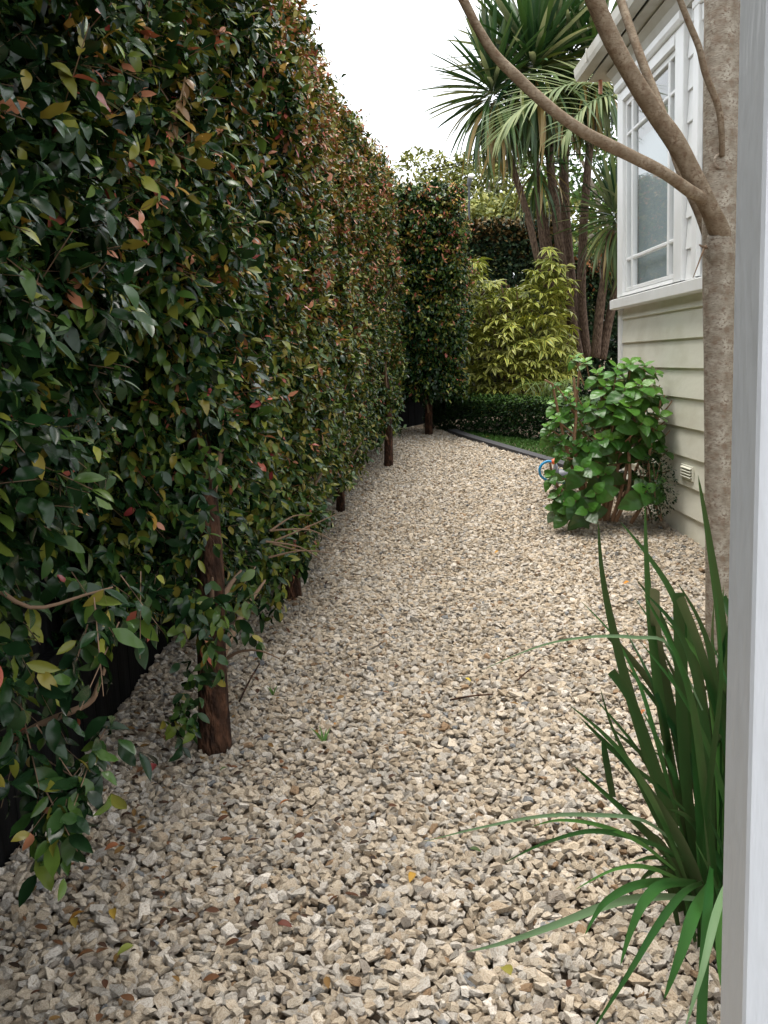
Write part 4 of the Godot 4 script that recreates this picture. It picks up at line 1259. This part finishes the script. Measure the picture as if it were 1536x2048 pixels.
# ---------------------------------------------------------------- hydrangea
func build_hydrangea() -> void:
	var r := rg(91)
	var c := Vector3(1.64, 0.03, -7.02)
	var t := thing("hydrangea_bush", "broad-leaved green hydrangea bush against the house wall", "bush", c)
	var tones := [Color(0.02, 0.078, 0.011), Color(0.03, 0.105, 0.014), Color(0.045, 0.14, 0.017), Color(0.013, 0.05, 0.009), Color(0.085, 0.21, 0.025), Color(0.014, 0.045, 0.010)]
	for i in tones.size():
		var m := leafy("hydrangea_%d" % i, 0.36, 0.45, 0.38, tones[i].linear_to_srgb())
		m.vertex_color_use_as_albedo = false
	var lm := [broad_leaf(0.70, 0.18, 0.12, 1), broad_leaf(0.64, 0.32, 0.28, 2), broad_leaf(0.74, 0.12, 0.45, 3)]
	# stems as the photo shows them: foot, bend, top
	var stems := [
		[Vector3(1.498, 0.212, -7.050), Vector3(1.362, 0.543, -6.950), Vector3(1.289, 0.802, -6.900), Vector3(1.222, 1.097, -6.850)],
		[Vector3(1.498, 0.219, -7.000), Vector3(1.388, 0.619, -6.900), Vector3(1.397, 0.870, -6.900), Vector3(1.384, 1.136, -6.900)],
		[Vector3(1.590, 0.085, -7.000), Vector3(1.553, 0.396, -6.900), Vector3(1.532, 0.619, -6.850), Vector3(1.521, 0.762, -6.850)],
		[Vector3(1.657, 0.074, -7.050), Vector3(1.719, 0.451, -7.000), Vector3(1.773, 0.778, -7.000), Vector3(1.801, 1.173, -7.000)],
		[Vector3(1.682, 0.074, -7.000), Vector3(1.754, 0.382, -6.950), Vector3(1.804, 0.672, -6.950), Vector3(1.902, 1.170, -6.950)],
		[Vector3(1.696, 0.082, -6.950), Vector3(1.778, 0.333, -6.900), Vector3(1.777, 0.605, -6.900), Vector3(1.791, 0.712, -6.900), Vector3(1.975, 0.989, -6.950)],
		[Vector3(1.806, 0.063, -6.950), Vector3(1.887, 0.238, -6.900), Vector3(1.904, 0.461, -6.850), Vector3(1.924, 0.676, -6.850), Vector3(1.990, 0.957, -6.850)],
		[Vector3(1.655, 0.042, -7.200), Vector3(1.674, 0.393, -7.200), Vector3(1.655, 0.769, -7.200), Vector3(1.637, 1.214, -7.200)],
		[Vector3(1.598, 0.052, -7.200), Vector3(1.533, 0.354, -7.250), Vector3(1.469, 0.656, -7.300), Vector3(1.510, 1.236, -7.300)],
		[Vector3(1.719, 0.040, -7.200), Vector3(1.896, 0.334, -7.300), Vector3(2.039, 0.635, -7.300), Vector3(2.093, 0.760, -7.100)],
		[Vector3(1.650, 0.059, -7.100), Vector3(1.695, 0.441, -7.100), Vector3(1.673, 0.739, -7.100), Vector3(1.603, 1.072, -7.050)],
		[Vector3(1.509, 0.125, -7.000), Vector3(1.342, 0.287, -6.950), Vector3(1.251, 0.383, -6.950), Vector3(1.216, 0.530, -6.950)],
	]
	for k in stems.size():
		obj("stem", tube(spline(PackedVector3Array(stems[k]), 5), PackedFloat32Array([0.016, 0.013, 0.011, 0.008]), 8, 0.08, k), mats.hydrangea_stem, t)
	obj("stem", tube(PackedVector3Array([Vector3(1.234, 1.090, -6.860), Vector3(1.161, 1.128, -6.800)]), PackedFloat32Array([0.008, 0.006]), 7), mats.hydrangea_stem, t)
	# rosettes of opposite leaves: where, size
	var ros := [
		[Vector3(1.412, 1.276, -7.000), 0.10], [Vector3(1.512, 1.247, -7.100), 0.10], [Vector3(1.574, 1.163, -7.000), 0.12], [Vector3(1.612, 1.075, -6.900), 0.13], [Vector3(1.706, 1.194, -6.950), 0.14], [Vector3(1.802, 1.226, -6.950), 0.15], [Vector3(1.902, 1.205, -6.950), 0.14], [Vector3(1.996, 1.148, -7.000), 0.13],
		[Vector3(1.722, 1.056, -6.800), 0.16], [Vector3(1.844, 1.069, -6.800), 0.15], [Vector3(1.646, 0.969, -6.850), 0.13], [Vector3(1.751, 0.935, -6.750), 0.17], [Vector3(1.911, 0.995, -6.850), 0.15], [Vector3(2.032, 0.989, -6.900), 0.14], [Vector3(1.969, 0.855, -6.800), 0.16], [Vector3(1.832, 0.810, -6.750), 0.17],
		[Vector3(1.598, 0.896, -6.950), 0.12], [Vector3(1.519, 0.968, -7.000), 0.10], [Vector3(1.355, 0.960, -6.900), 0.10], [Vector3(1.245, 0.861, -6.850), 0.09], [Vector3(1.192, 0.806, -6.900), 0.08], [Vector3(1.279, 0.699, -6.850), 0.10], [Vector3(1.238, 0.661, -6.900), 0.09], [Vector3(1.435, 0.776, -6.950), 0.10],
		[Vector3(1.563, 0.711, -6.800), 0.13], [Vector3(1.682, 0.702, -6.850), 0.12], [Vector3(2.086, 0.734, -6.950), 0.14], [Vector3(2.054, 0.595, -6.900), 0.16], [Vector3(1.950, 0.603, -6.850), 0.15], [Vector3(1.870, 0.579, -6.950), 0.15], [Vector3(2.088, 0.443, -6.950), 0.13], [Vector3(2.016, 0.428, -6.950), 0.13],
		[Vector3(1.400, 0.514, -6.700), 0.16], [Vector3(1.205, 0.451, -6.850), 0.11], [Vector3(1.242, 0.312, -6.800), 0.13], [Vector3(1.346, 0.286, -6.700), 0.14], [Vector3(1.476, 0.342, -6.650), 0.16], [Vector3(1.423, 0.220, -6.650), 0.15], [Vector3(1.303, 0.209, -6.750), 0.13], [Vector3(1.232, 0.214, -6.850), 0.12],
		[Vector3(1.832, 0.346, -6.650), 0.18], [Vector3(1.937, 0.394, -6.800), 0.14], [Vector3(1.383, 1.082, -6.950), 0.06], [Vector3(1.240, 1.107, -6.850), 0.05], [Vector3(1.774, 0.842, -7.150), 0.14], [Vector3(1.573, 0.769, -7.250), 0.13], [Vector3(1.997, 0.723, -7.150), 0.14], [Vector3(1.748, 1.100, -7.200), 0.13],
		[Vector3(1.655, 0.563, -7.200), 0.12], [Vector3(2.054, 1.054, -7.100), 0.13], [Vector3(1.897, 1.094, -7.200), 0.13], [Vector3(2.114, 0.835, -7.050), 0.12], [Vector3(1.334, 0.392, -7.000), 0.11], [Vector3(1.401, 0.143, -6.800), 0.12], [Vector3(2.101, 0.949, -6.950), 0.12]]
	for e in [[1112, 800], [1128, 820], [1148, 835], [1165, 815], [1100, 868], [1135, 860], [1152, 890], [1118, 910], [1140, 925], [1128, 780], [1170, 890], [1160, 960]]:
		var f: float = (e[1] - 780) / 240.0
		ros.append([Vector3(remap(e[0], 1100, 1170, 1.20, 1.46) + r.randf_range(-0.02, 0.02), lerpf(1.03, 0.25, f), -6.88 + r.randf_range(-0.08, 0.08)), r.randf_range(0.08, 0.11)])
	for k in 46:
		var d := rv(r)
		while d.length() > 1.0:
			d = rv(r)
		ros.append([c + Vector3(0.06, 0.68, -0.05) + d * Vector3(0.40, 0.48, 0.32), r.randf_range(0.11, 0.16)])
	for k in ros.size():
		var p: Vector3 = ros[k][0]
		var s: float = ros[k][1]
		var outw := (p - (c + Vector3(0, 0.6, 0))).normalized()
		var ax := (Vector3.UP * 0.8 + outw * 0.5 + rv(r) * 0.2).normalized()
		var sd := ax.cross(Vector3(0.2, 0.1, 1)).normalized()
		obj("stem", tube(spline(PackedVector3Array([p - ax * s * 0.9 - outw * 0.12, p - ax * s * 0.4 - outw * 0.02, p]), 3), PackedFloat32Array([0.006, 0.004]), 6), mats.hydrangea_stem, t)
		var high := clampf((p.y - 0.2) / 1.0, 0.0, 1.0)
		var n := 6 if s > 0.07 else 4
		for j in n:
			var tier := j / 2
			var d := sd.rotated(ax, tier * 1.5 + (PI if j % 2 else 0.0) + r.randf_range(-0.3, 0.3))
			d = (d + ax * lerpf(0.1, 0.7, tier / 2.0) + Vector3(0, lerpf(-0.45, 0.0, tier / 2.0), 0.12)).normalized()
			var l := s * lerpf(1.1, 0.6, tier / 2.0) * r.randf_range(0.85, 1.15)
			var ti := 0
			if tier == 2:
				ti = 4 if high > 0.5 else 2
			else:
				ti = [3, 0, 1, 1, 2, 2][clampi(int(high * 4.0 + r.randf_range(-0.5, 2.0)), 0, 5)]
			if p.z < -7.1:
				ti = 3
			var x := aim(p - ax * s * 0.25 * (1 - tier * 0.5), d, ax * 0.6 + outw * 0.35 + Vector3(-0.1, 0.15, 0.55) + rv(r) * 0.3, l)
			x.origin.x = minf(x.origin.x, 2.02)
			if (x * Vector3(0, 0, 1)).x > 2.07:
				continue
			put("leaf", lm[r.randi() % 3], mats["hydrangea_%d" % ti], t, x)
	# little dark shrub behind it at the wall
	var b := thing("small_leaved_shrub", "small dark fine-leaved shrub between hydrangea and house wall", "shrub", Vector3(1.961, 0.113, -6.750))
	for k in 5:
		var a: Vector3 = b.position + Vector3(r.randf_range(-0.1, 0.05), 0, r.randf_range(-0.08, 0.08))
		obj("stem", tube(spline(PackedVector3Array([a, a + Vector3(r.randf_range(-0.08, 0.05), 0.2, 0), a + Vector3(r.randf_range(-0.12, 0.06), 0.42, r.randf_range(-0.1, 0.1))]), 3), PackedFloat32Array([0.007, 0.003]), 6), mats.twig, b)
	var xs := []
	var cs := PackedColorArray()
	for k in 1500:
		var d := rv(r)
		if d.length() > 1.0:
			continue
		var p: Vector3 = b.position + Vector3(-0.04, 0.24, 0) + d * Vector3(0.15, 0.25, 0.2)
		if p.x > 2.06:
			continue
		xs.append(aim(p, d + rv(r), Vector3.UP + rv(r) * 0.7, r.randf_range(0.018, 0.032)))
		cs.append([Color(0.012, 0.03, 0.012), Color(0.02, 0.045, 0.015), Color(0.03, 0.055, 0.018)][r.randi() % 3])
	many("foliage", leaf3[1], mats.leaf_soft, xs, cs, b)

# broad toothed leaf with sunken side veins
func broad_leaf(w: float, fold: float, droop: float, sd: int) -> ArrayMesh:
	var v := PackedVector3Array()
	var f := PackedInt32Array()
	var n := 12
	var m := 6
	for i in n + 1:
		var t := float(i) / n
		var half := w * 0.5 * pow(maxf(sin(PI * pow(t, 0.72)), 0.0), 0.85)
		if i > 0 and i < n:
			half *= 1.0 + (0.045 if i % 2 else -0.035)
		var y := -droop * t * t
		for j in m + 1:
			var s := float(j) / m * 2.0 - 1.0
			var vein := 0.03 * cos((t * 7.0 - absf(s) * 1.6) * TAU * 0.5) * (1.0 - absf(s)) * sin(PI * t)
			v.append(Vector3(half * s, y + fold * half * absf(s) - 0.10 * s * s * half + vein + 0.03 * sin(t * 5.0 + sd) * s, t * (1.0 - 0.3 * droop * t)))
	for i in n:
		for j in m:
			var a := i * (m + 1) + j
			f.append_array([a, a + m + 1, a + 1, a + 1, a + m + 1, a + m + 2])
	return smooth_mesh(v, f)

# ---------------------------------------------------------------- flax by the post
func build_flax() -> void:
	var r := rg(101)
	var base := Vector3(0.735, 0, -2.0)
	var t := thing("strap_leaved_clump", "clump of long dark green strap leaves beside the white post", "plant", base)
	var tones := [Color(0.007, 0.034, 0.006), Color(0.010, 0.047, 0.009), Color(0.017, 0.066, 0.013), Color(0.04, 0.115, 0.022), Color(0.09, 0.15, 0.075), Color(0.005, 0.03, 0.006)]
	for i in tones.size():
		leafy("strap_%d" % i, 0.42, 0.3, 0.17, tones[i].linear_to_srgb()).vertex_color_use_as_albedo = false
	# points, width, tone, cut off
	var list := [
		[[Vector3(0.682, 0.115, -1.998), Vector3(0.597, 0.306, -1.980), Vector3(0.530, 0.516, -1.980), Vector3(0.483, 0.696, -1.980), Vector3(0.455, 0.839, -1.980), Vector3(0.446, 0.956, -1.980)], 0.030, 1, false],
		[[Vector3(0.689, 0.105, -2.016), Vector3(0.626, 0.354, -2.025), Vector3(0.589, 0.554, -2.025), Vector3(0.568, 0.736, -2.025), Vector3(0.559, 0.869, -2.025), Vector3(0.556, 0.983, -2.025)], 0.028, 2, false],
		[[Vector3(0.729, 0.099, -2.034), Vector3(0.726, 0.330, -2.070), Vector3(0.688, 0.592, -2.070), Vector3(0.636, 0.755, -2.070), Vector3(0.574, 0.859, -2.070), Vector3(0.514, 0.936, -2.070)], 0.025, 2, false],
		[[Vector3(0.743, 0.097, -2.025), Vector3(0.743, 0.420, -2.025), Vector3(0.728, 0.673, -2.025), Vector3(0.696, 0.885, -2.025), Vector3(0.668, 1.038, -2.025)], 0.034, 2, false],
		[[Vector3(0.669, 0.120, -1.980), Vector3(0.635, 0.337, -1.962), Vector3(0.618, 0.564, -1.962), Vector3(0.610, 0.799, -1.962)], 0.031, 1, true],
		[[Vector3(0.718, 0.083, -2.052), Vector3(0.686, 0.332, -2.070), Vector3(0.669, 0.542, -2.115), Vector3(0.629, 0.697, -2.160), Vector3(0.574, 0.784, -2.160)], 0.026, 0, false],
		[[Vector3(0.692, 0.142, -1.962), Vector3(0.673, 0.394, -1.935), Vector3(0.649, 0.573, -1.935), Vector3(0.592, 0.729, -1.890), Vector3(0.520, 0.820, -1.890)], 0.028, 0, false],
		[[Vector3(0.715, 0.125, -1.980), Vector3(0.709, 0.372, -1.980), Vector3(0.691, 0.555, -1.980), Vector3(0.658, 0.656, -1.980), Vector3(0.587, 0.736, -1.980)], 0.026, 3, false],
		[[Vector3(0.634, 0.154, -1.935), Vector3(0.586, 0.320, -1.908), Vector3(0.532, 0.485, -1.890), Vector3(0.492, 0.595, -1.890), Vector3(0.451, 0.658, -1.890)], 0.024, 0, true],
		[[Vector3(0.665, 0.127, -1.980), Vector3(0.608, 0.329, -1.980), Vector3(0.568, 0.480, -1.980), Vector3(0.542, 0.590, -2.025), Vector3(0.498, 0.680, -2.070), Vector3(0.435, 0.751, -2.115)], 0.013, 2, false],
		[[Vector3(0.639, 0.154, -1.935), Vector3(0.570, 0.284, -1.890), Vector3(0.507, 0.421, -1.890), Vector3(0.454, 0.537, -1.890), Vector3(0.429, 0.624, -1.890)], 0.014, 0, false],
		[[Vector3(0.614, 0.181, -1.890), Vector3(0.551, 0.342, -1.845), Vector3(0.477, 0.484, -1.800), Vector3(0.413, 0.564, -1.800), Vector3(0.348, 0.623, -1.800)], 0.017, 2, false],
		[[Vector3(0.612, 0.341, -1.908), Vector3(0.533, 0.420, -1.890), Vector3(0.471, 0.474, -1.872), Vector3(0.428, 0.511, -1.872)], 0.012, 0, false],
		[[Vector3(0.431, 0.516, -1.872), Vector3(0.437, 0.468, -1.863), Vector3(0.449, 0.398, -1.863)], 0.018, 5, true],
		[[Vector3(0.655, 0.550, -1.935), Vector3(0.571, 0.707, -1.890), Vector3(0.488, 0.741, -1.845), Vector3(0.389, 0.759, -1.800), Vector3(0.288, 0.753, -1.773), Vector3(0.171, 0.714, -1.755)], 0.009, 4, false],
		[[Vector3(0.608, 0.251, -1.908), Vector3(0.510, 0.352, -1.845), Vector3(0.398, 0.392, -1.800), Vector3(0.281, 0.416, -1.755), Vector3(0.152, 0.409, -1.728), Vector3(0.050, 0.395, -1.710)], 0.011, 4, false],
		[[Vector3(0.608, 0.238, -1.890), Vector3(0.531, 0.299, -1.845), Vector3(0.448, 0.349, -1.800), Vector3(0.369, 0.381, -1.755), Vector3(0.276, 0.371, -1.728), Vector3(0.204, 0.346, -1.710)], 0.015, 1, false],
		[[Vector3(0.581, 0.226, -1.872), Vector3(0.493, 0.320, -1.818), Vector3(0.404, 0.379, -1.782), Vector3(0.322, 0.402, -1.764), Vector3(0.266, 0.396, -1.755)], 0.012, 3, false],
		[[Vector3(0.661, 0.159, -1.935), Vector3(0.549, 0.244, -1.800), Vector3(0.454, 0.291, -1.710), Vector3(0.391, 0.290, -1.665), Vector3(0.364, 0.271, -1.647), Vector3(0.339, 0.249, -1.620)], 0.022, 2, false],
		[[Vector3(0.658, 0.134, -1.908), Vector3(0.539, 0.211, -1.800), Vector3(0.421, 0.246, -1.728), Vector3(0.293, 0.243, -1.665), Vector3(0.196, 0.223, -1.647), Vector3(0.122, 0.212, -1.638)], 0.022, 4, false],
		[[Vector3(0.640, 0.185, -1.890), Vector3(0.525, 0.265, -1.755), Vector3(0.469, 0.270, -1.692), Vector3(0.433, 0.233, -1.656), Vector3(0.404, 0.185, -1.620)], 0.028, 2, false],
		[[Vector3(0.639, 0.196, -1.872), Vector3(0.552, 0.261, -1.728), Vector3(0.477, 0.252, -1.638), Vector3(0.401, 0.210, -1.557), Vector3(0.317, 0.139, -1.494)], 0.022, 1, false],
		[[Vector3(0.655, 0.195, -1.872), Vector3(0.576, 0.224, -1.728), Vector3(0.525, 0.178, -1.656), Vector3(0.485, 0.113, -1.620)], 0.034, 2, false],
		[[Vector3(0.672, 0.231, -1.818), Vector3(0.611, 0.223, -1.710), Vector3(0.556, 0.171, -1.620), Vector3(0.507, 0.091, -1.566)], 0.021, 4, false],
		[[Vector3(0.647, 0.244, -1.845), Vector3(0.611, 0.238, -1.755), Vector3(0.577, 0.174, -1.674), Vector3(0.541, 0.056, -1.584)], 0.026, 1, true],
		[[Vector3(0.661, 0.198, -1.800), Vector3(0.626, 0.190, -1.728), Vector3(0.614, 0.130, -1.692), Vector3(0.614, 0.084, -1.674)], 0.024, 3, false],
		[[Vector3(0.704, 0.177, -1.890), Vector3(0.659, 0.289, -1.755), Vector3(0.633, 0.366, -1.710), Vector3(0.616, 0.422, -1.692)], 0.02, 3, false],
		[[Vector3(0.619, 0.181, -1.890), Vector3(0.508, 0.275, -1.800), Vector3(0.427, 0.300, -1.755), Vector3(0.339, 0.286, -1.710)], 0.012, 3, false],
		[[Vector3(0.715, 0.113, -1.980), Vector3(0.707, 0.441, -1.980), Vector3(0.690, 0.633, -1.980), Vector3(0.660, 0.733, -1.980), Vector3(0.613, 0.817, -1.980)], 0.020, 1, false],
		[[Vector3(0.754, 0.083, -2.070), Vector3(0.753, 0.401, -2.070), Vector3(0.745, 0.636, -2.070), Vector3(0.742, 0.785, -2.070)], 0.016, 3, false],
	]
	for k in list.size():
		var e: Array = list[k]
		var m: StandardMaterial3D = mats["strap_%d" % e[2]]
		obj("blade", blade(PackedVector3Array(e[0]), e[1] * 0.76, Vector3(r.randf_range(-0.5, 0.3), 0.45, 1).normalized(), 0.3, e[3], 5), m, t)
	# the crowded upright middle
	for k in 52:
		var a := base + Vector3(r.randf_range(-0.09, 0.17), -0.02, r.randf_range(-0.12, 0.12))
		var sx := r.randf_range(-0.30, 0.10)
		var h := r.randf_range(0.35, 0.86)
		var p := PackedVector3Array([a, a + Vector3(sx * 0.25, h * 0.45, r.randf_range(-0.05, 0.03)), a + Vector3(sx * 0.62, h * 0.8, r.randf_range(-0.1, 0.06)), a + Vector3(sx, h, r.randf_range(-0.14, 0.08))])
		obj("blade", blade(p, r.randf_range(0.012, 0.023), Vector3(r.randf_range(-0.7, 0.5), 0.4, 1).normalized(), 0.3, r.randf() < 0.15, 4), mats["strap_%d" % [0, 5, 1, 0, 5, 2][r.randi() % 6]], t)
	for k in 34:
		var a := base + Vector3(r.randf_range(-0.1, 0.12), -0.02, r.randf_range(-0.1, 0.12))
		var d := Vector3(r.randf_range(-0.14, -0.02), 0, r.randf_range(-0.03, 0.12))
		obj("blade", blade(PackedVector3Array([a, a + d * 0.4 + Vector3(0, 0.18, 0), a + d + Vector3(0, r.randf_range(0.12, 0.4), 0)]), r.randf_range(0.008, 0.016), Vector3(0, 0.5, 1), 0.3, false, 4), mats["strap_%d" % [3, 2, 5, 0][r.randi() % 4]], t)

# ---------------------------------------------------------------- hose, fallen leaves, weeds
func build_small_things() -> void:
	var r := rg(111)
	var t := thing("garden_hose", "loop of bright blue garden hose with orange connectors beside the hydrangea", "hose", Vector3(1.434, 0.284, -8.200))
	obj("hose", tube(spline(PackedVector3Array([Vector3(1.447, 0.406, -8.100), Vector3(1.392, 0.412, -8.100), Vector3(1.346, 0.384, -8.100), Vector3(1.328, 0.338, -8.100), Vector3(1.348, 0.284, -8.120), Vector3(1.425, 0.233, -8.200), Vector3(1.581, 0.197, -8.300)]), 6), PackedFloat32Array([0.011, 0.011]), 10), mats.hose_blue, t)
	obj("connector", tube(PackedVector3Array([Vector3(1.430, 0.407, -8.100), Vector3(1.439, 0.406, -8.100), Vector3(1.473, 0.418, -8.100), Vector3(1.481, 0.417, -8.100)]), PackedFloat32Array([0.012, 0.022, 0.025, 0.016]), 12), mats.hose_orange, t)
	obj("connector", tube(PackedVector3Array([Vector3(1.878, 0.410, -7.600), Vector3(1.886, 0.426, -7.600), Vector3(1.902, 0.473, -7.600), Vector3(1.906, 0.489, -7.600)]), PackedFloat32Array([0.014, 0.022, 0.022, 0.016]), 12), mats.hose_orange, t)
	obj("hose", tube(spline(PackedVector3Array([Vector3(1.581, 0.197, -8.300), Vector3(1.756, 0.284, -8.100), Vector3(1.887, 0.486, -7.800), Vector3(1.886, 0.466, -7.600)]), 6), PackedFloat32Array([0.011, 0.011]), 10), mats.hose_blue, t)
	var box := thing("hose_reel", "grey plastic hose reel half hidden behind the hydrangea leaves", "hose reel", Vector3(1.563, 0.165, -8.250))
	var c: Vector3 = Vector3(1.564, 0.265, -8.250)
	for s in [-0.07, 0.07]:
		obj("flange", tube(PackedVector3Array([c + Vector3(s - 0.008, 0, 0), c + Vector3(s + 0.008, 0, 0)]), PackedFloat32Array([0.11, 0.11]), 22), mats.plastic_grey, box)
	obj("drum", tube(PackedVector3Array([c + Vector3(-0.07, 0, 0), c + Vector3(0.07, 0, 0)]), PackedFloat32Array([0.06, 0.06]), 18), mats.plastic_grey, box)
	obj("handle", tube(spline(PackedVector3Array([c + Vector3(0.08, 0, 0), c + Vector3(0.11, 0.03, 0), c + Vector3(0.11, 0.1, 0.02)]), 3), PackedFloat32Array([0.01, 0.01]), 8), mats.plastic_grey, box)
	# fallen leaves one can pick out
	var fl := [
		[Vector3(-0.768, 0.000, -2.953), 0.07, Color(0.50, 0.10, 0.10), "pink and yellow fallen leaf on dark gravel left of the thick trunk"],
		[Vector3(-0.767, 0.000, -3.235), 0.06, Color(0.20, 0.17, 0.04), "dull yellow fallen leaf in the shade left of the thick trunk foot"],
		[Vector3(-0.202, 0.000, -3.236), 0.035, Color(0.50, 0.22, 0.03), "small orange fallen leaf on gravel right of a green weed sprout"],
		[Vector3(-0.305, 0.000, -2.652), 0.045, Color(0.42, 0.13, 0.03), "rusty orange fallen leaf near the middle of the gravel foreground"],
		[Vector3(-0.746, 0.000, -2.425), 0.05, Color(0.38, 0.14, 0.06), "orange-brown fallen leaf on gravel below the low hanging hedge sprig"],
		[Vector3(-0.741, 0.000, -2.105), 0.055, Color(0.36, 0.17, 0.03), "amber fallen leaf at lower left, beside a yellow one"],
		[Vector3(-0.677, 0.000, -2.113), 0.045, Color(0.42, 0.27, 0.04), "golden yellow fallen leaf at lower left, right of the amber leaf"],
		[Vector3(-0.758, 0.000, -2.082), 0.045, Color(0.35, 0.25, 0.05), "pale yellow fallen leaf at lower left, under the amber leaf"],
		[Vector3(-0.590, 0.000, -1.963), 0.05, Color(0.24, 0.27, 0.05), "yellow-green fallen leaf near the bottom left of the gravel"],
		[Vector3(-0.671, 0.000, -1.945), 0.055, Color(0.20, 0.09, 0.04), "curled brown fallen leaf near the bottom left corner"],
		[Vector3(-0.277, -0.000, -2.028), 0.045, Color(0.16, 0.045, 0.03), "dark red-brown fallen leaf at the bottom middle of the gravel"],
		[Vector3(-0.530, 0.000, -2.903), 0.03, Color(0.10, 0.22, 0.04), "small fresh green fallen leaf right of the thick trunk foot"],
		[Vector3(1.345, 0.000, -5.214), 0.05, Color(0.70, 0.28, 0.02), "bright orange fallen petal on gravel behind the strap leaves"],
		[Vector3(0.742, 0.002, -6.186), 0.05, Color(0.60, 0.30, 0.04), "orange fallen leaf on the sunlit gravel mid path"],
		[Vector3(0.297, 0.000, -3.681), 0.04, Color(0.60, 0.45, 0.06), "yellow fallen leaf in the centre of the path"],
		[Vector3(0.902, 0.000, -3.270), 0.04, Color(0.50, 0.16, 0.05), "orange-red fallen leaf seen between the strap leaves"],
		[Vector3(0.040, 0.000, -2.227), 0.045, Color(0.50, 0.28, 0.04), "yellow-orange fallen leaf in the open foreground gravel"],
		[Vector3(0.226, 0.000, -1.810), 0.06, Color(0.30, 0.27, 0.05), "yellow-green fallen leaf at the bottom, left of the drooping straps"],
		[Vector3(0.190, 0.000, -2.333), 0.04, Color(0.06, 0.10, 0.03), "dark green fallen leaf below the tips of the arching straps"],
		[Vector3(1.291, 0.319, -11.547), 0.06, Color(0.70, 0.45, 0.04), "yellow fallen leaf lying on the far timber edging"],
	]
	for e in fl:
		var m := leafy("fallen_%d" % mats.size(), 0.55, 0.25, 0.3, (e[2] * 0.62).linear_to_srgb())
		m.vertex_color_use_as_albedo = false
		var p: Vector3 = e[0]
		var a := r.randf() * TAU
		var o := obj("fallen_leaf", leaf_mesh(0.48, 0.5, 0.35, 6), m)
		o.transform = aim(p + Vector3(0, 0.042, 0), Vector3(cos(a), 0.15, sin(a)), Vector3.UP + rv(r) * 0.3, e[1] * 0.85)
		tag(o, e[3], "leaf", "fallen leaves on the gravel")
	for e in [[Vector3(-0.236, 0.000, -3.150), 0.075, "thin green weed sprout standing in the gravel, right of the thick trunk"], [Vector3(-0.468, 0.000, -3.676), 0.05, "tiny green weed sprout in gravel beside the thick trunk, farther back"], [Vector3(2.021, 0.036, -7.085), 0.06, "little green weed at the foot of the house wall"]]:
		var w := thing("weed_sprout", e[2], "weed", e[0], "weeds in the gravel")
		for k in 5:
			var d: Vector3 = Vector3(r.randf_range(-0.5, 0.5), 1, r.randf_range(-0.5, 0.5)) * e[1] * r.randf_range(0.6, 1.0)
			obj("blade", blade(PackedVector3Array([e[0], e[0] + d * 0.6, e[0] + d + Vector3(d.x * 0.4, 0, 0)]), 0.006, Vector3(0, 0.3, 1), 0.2, false, 3), mats.hydrangea_2, w)
	var sticks := [[Vector3(0.221, 0.000, -3.460), Vector3(0.385, 0.000, -3.496), "thin reddish stick lying across the middle of the gravel"], [Vector3(0.502, 0.000, -3.653), Vector3(0.591, 0.000, -3.802), "short rusty stick on the gravel, right of the reddish stick"], [Vector3(-0.579, 0.000, -3.532), Vector3(-0.557, 0.000, -3.979), "thin dark stick lying by the thick trunk"]]
	for e in sticks:
		var a: Vector3 = e[0]
		var b: Vector3 = e[1]
		var o := obj("fallen_stick", tube(spline(PackedVector3Array([a + Vector3(0, 0.035, 0), a.lerp(b, 0.5) + Vector3(0, 0.045, 0.01), b + Vector3(0, 0.038, 0)]), 4), PackedFloat32Array([0.004, 0.003]), 6), mats.bark_hedge)
		tag(o, e[2], "stick", "sticks on the gravel")
	# litter under the hedge that nobody could count
	var xs := []
	var cs := PackedColorArray()
	for k in 1700:
		var z := r.randf_range(-11.5, -0.6)
		var x := -1.0 + absf(r.randfn(0, 0.45))
		if k % 14 == 0:
			x = r.randf_range(-0.9, 1.9)
		xs.append(aim(Vector3(x, ground_y(z) + r.randf_range(0.018, 0.038), z), Vector3(r.randf_range(-1, 1), r.randf_range(-0.1, 0.25), r.randf_range(-1, 1)), Vector3.UP + rv(r) * 0.5, r.randf_range(0.015, 0.042)))
		cs.append([Color(0.07, 0.03, 0.015), Color(0.12, 0.055, 0.025), Color(0.05, 0.025, 0.015), Color(0.16, 0.09, 0.03), Color(0.03, 0.018, 0.012)][r.randi() % 5])
	tag(many("leaf_litter", leaf3[0], mats.leaf_dry, xs, cs), "brown leaf litter scattered over the gravel below the hedge", "leaf litter")
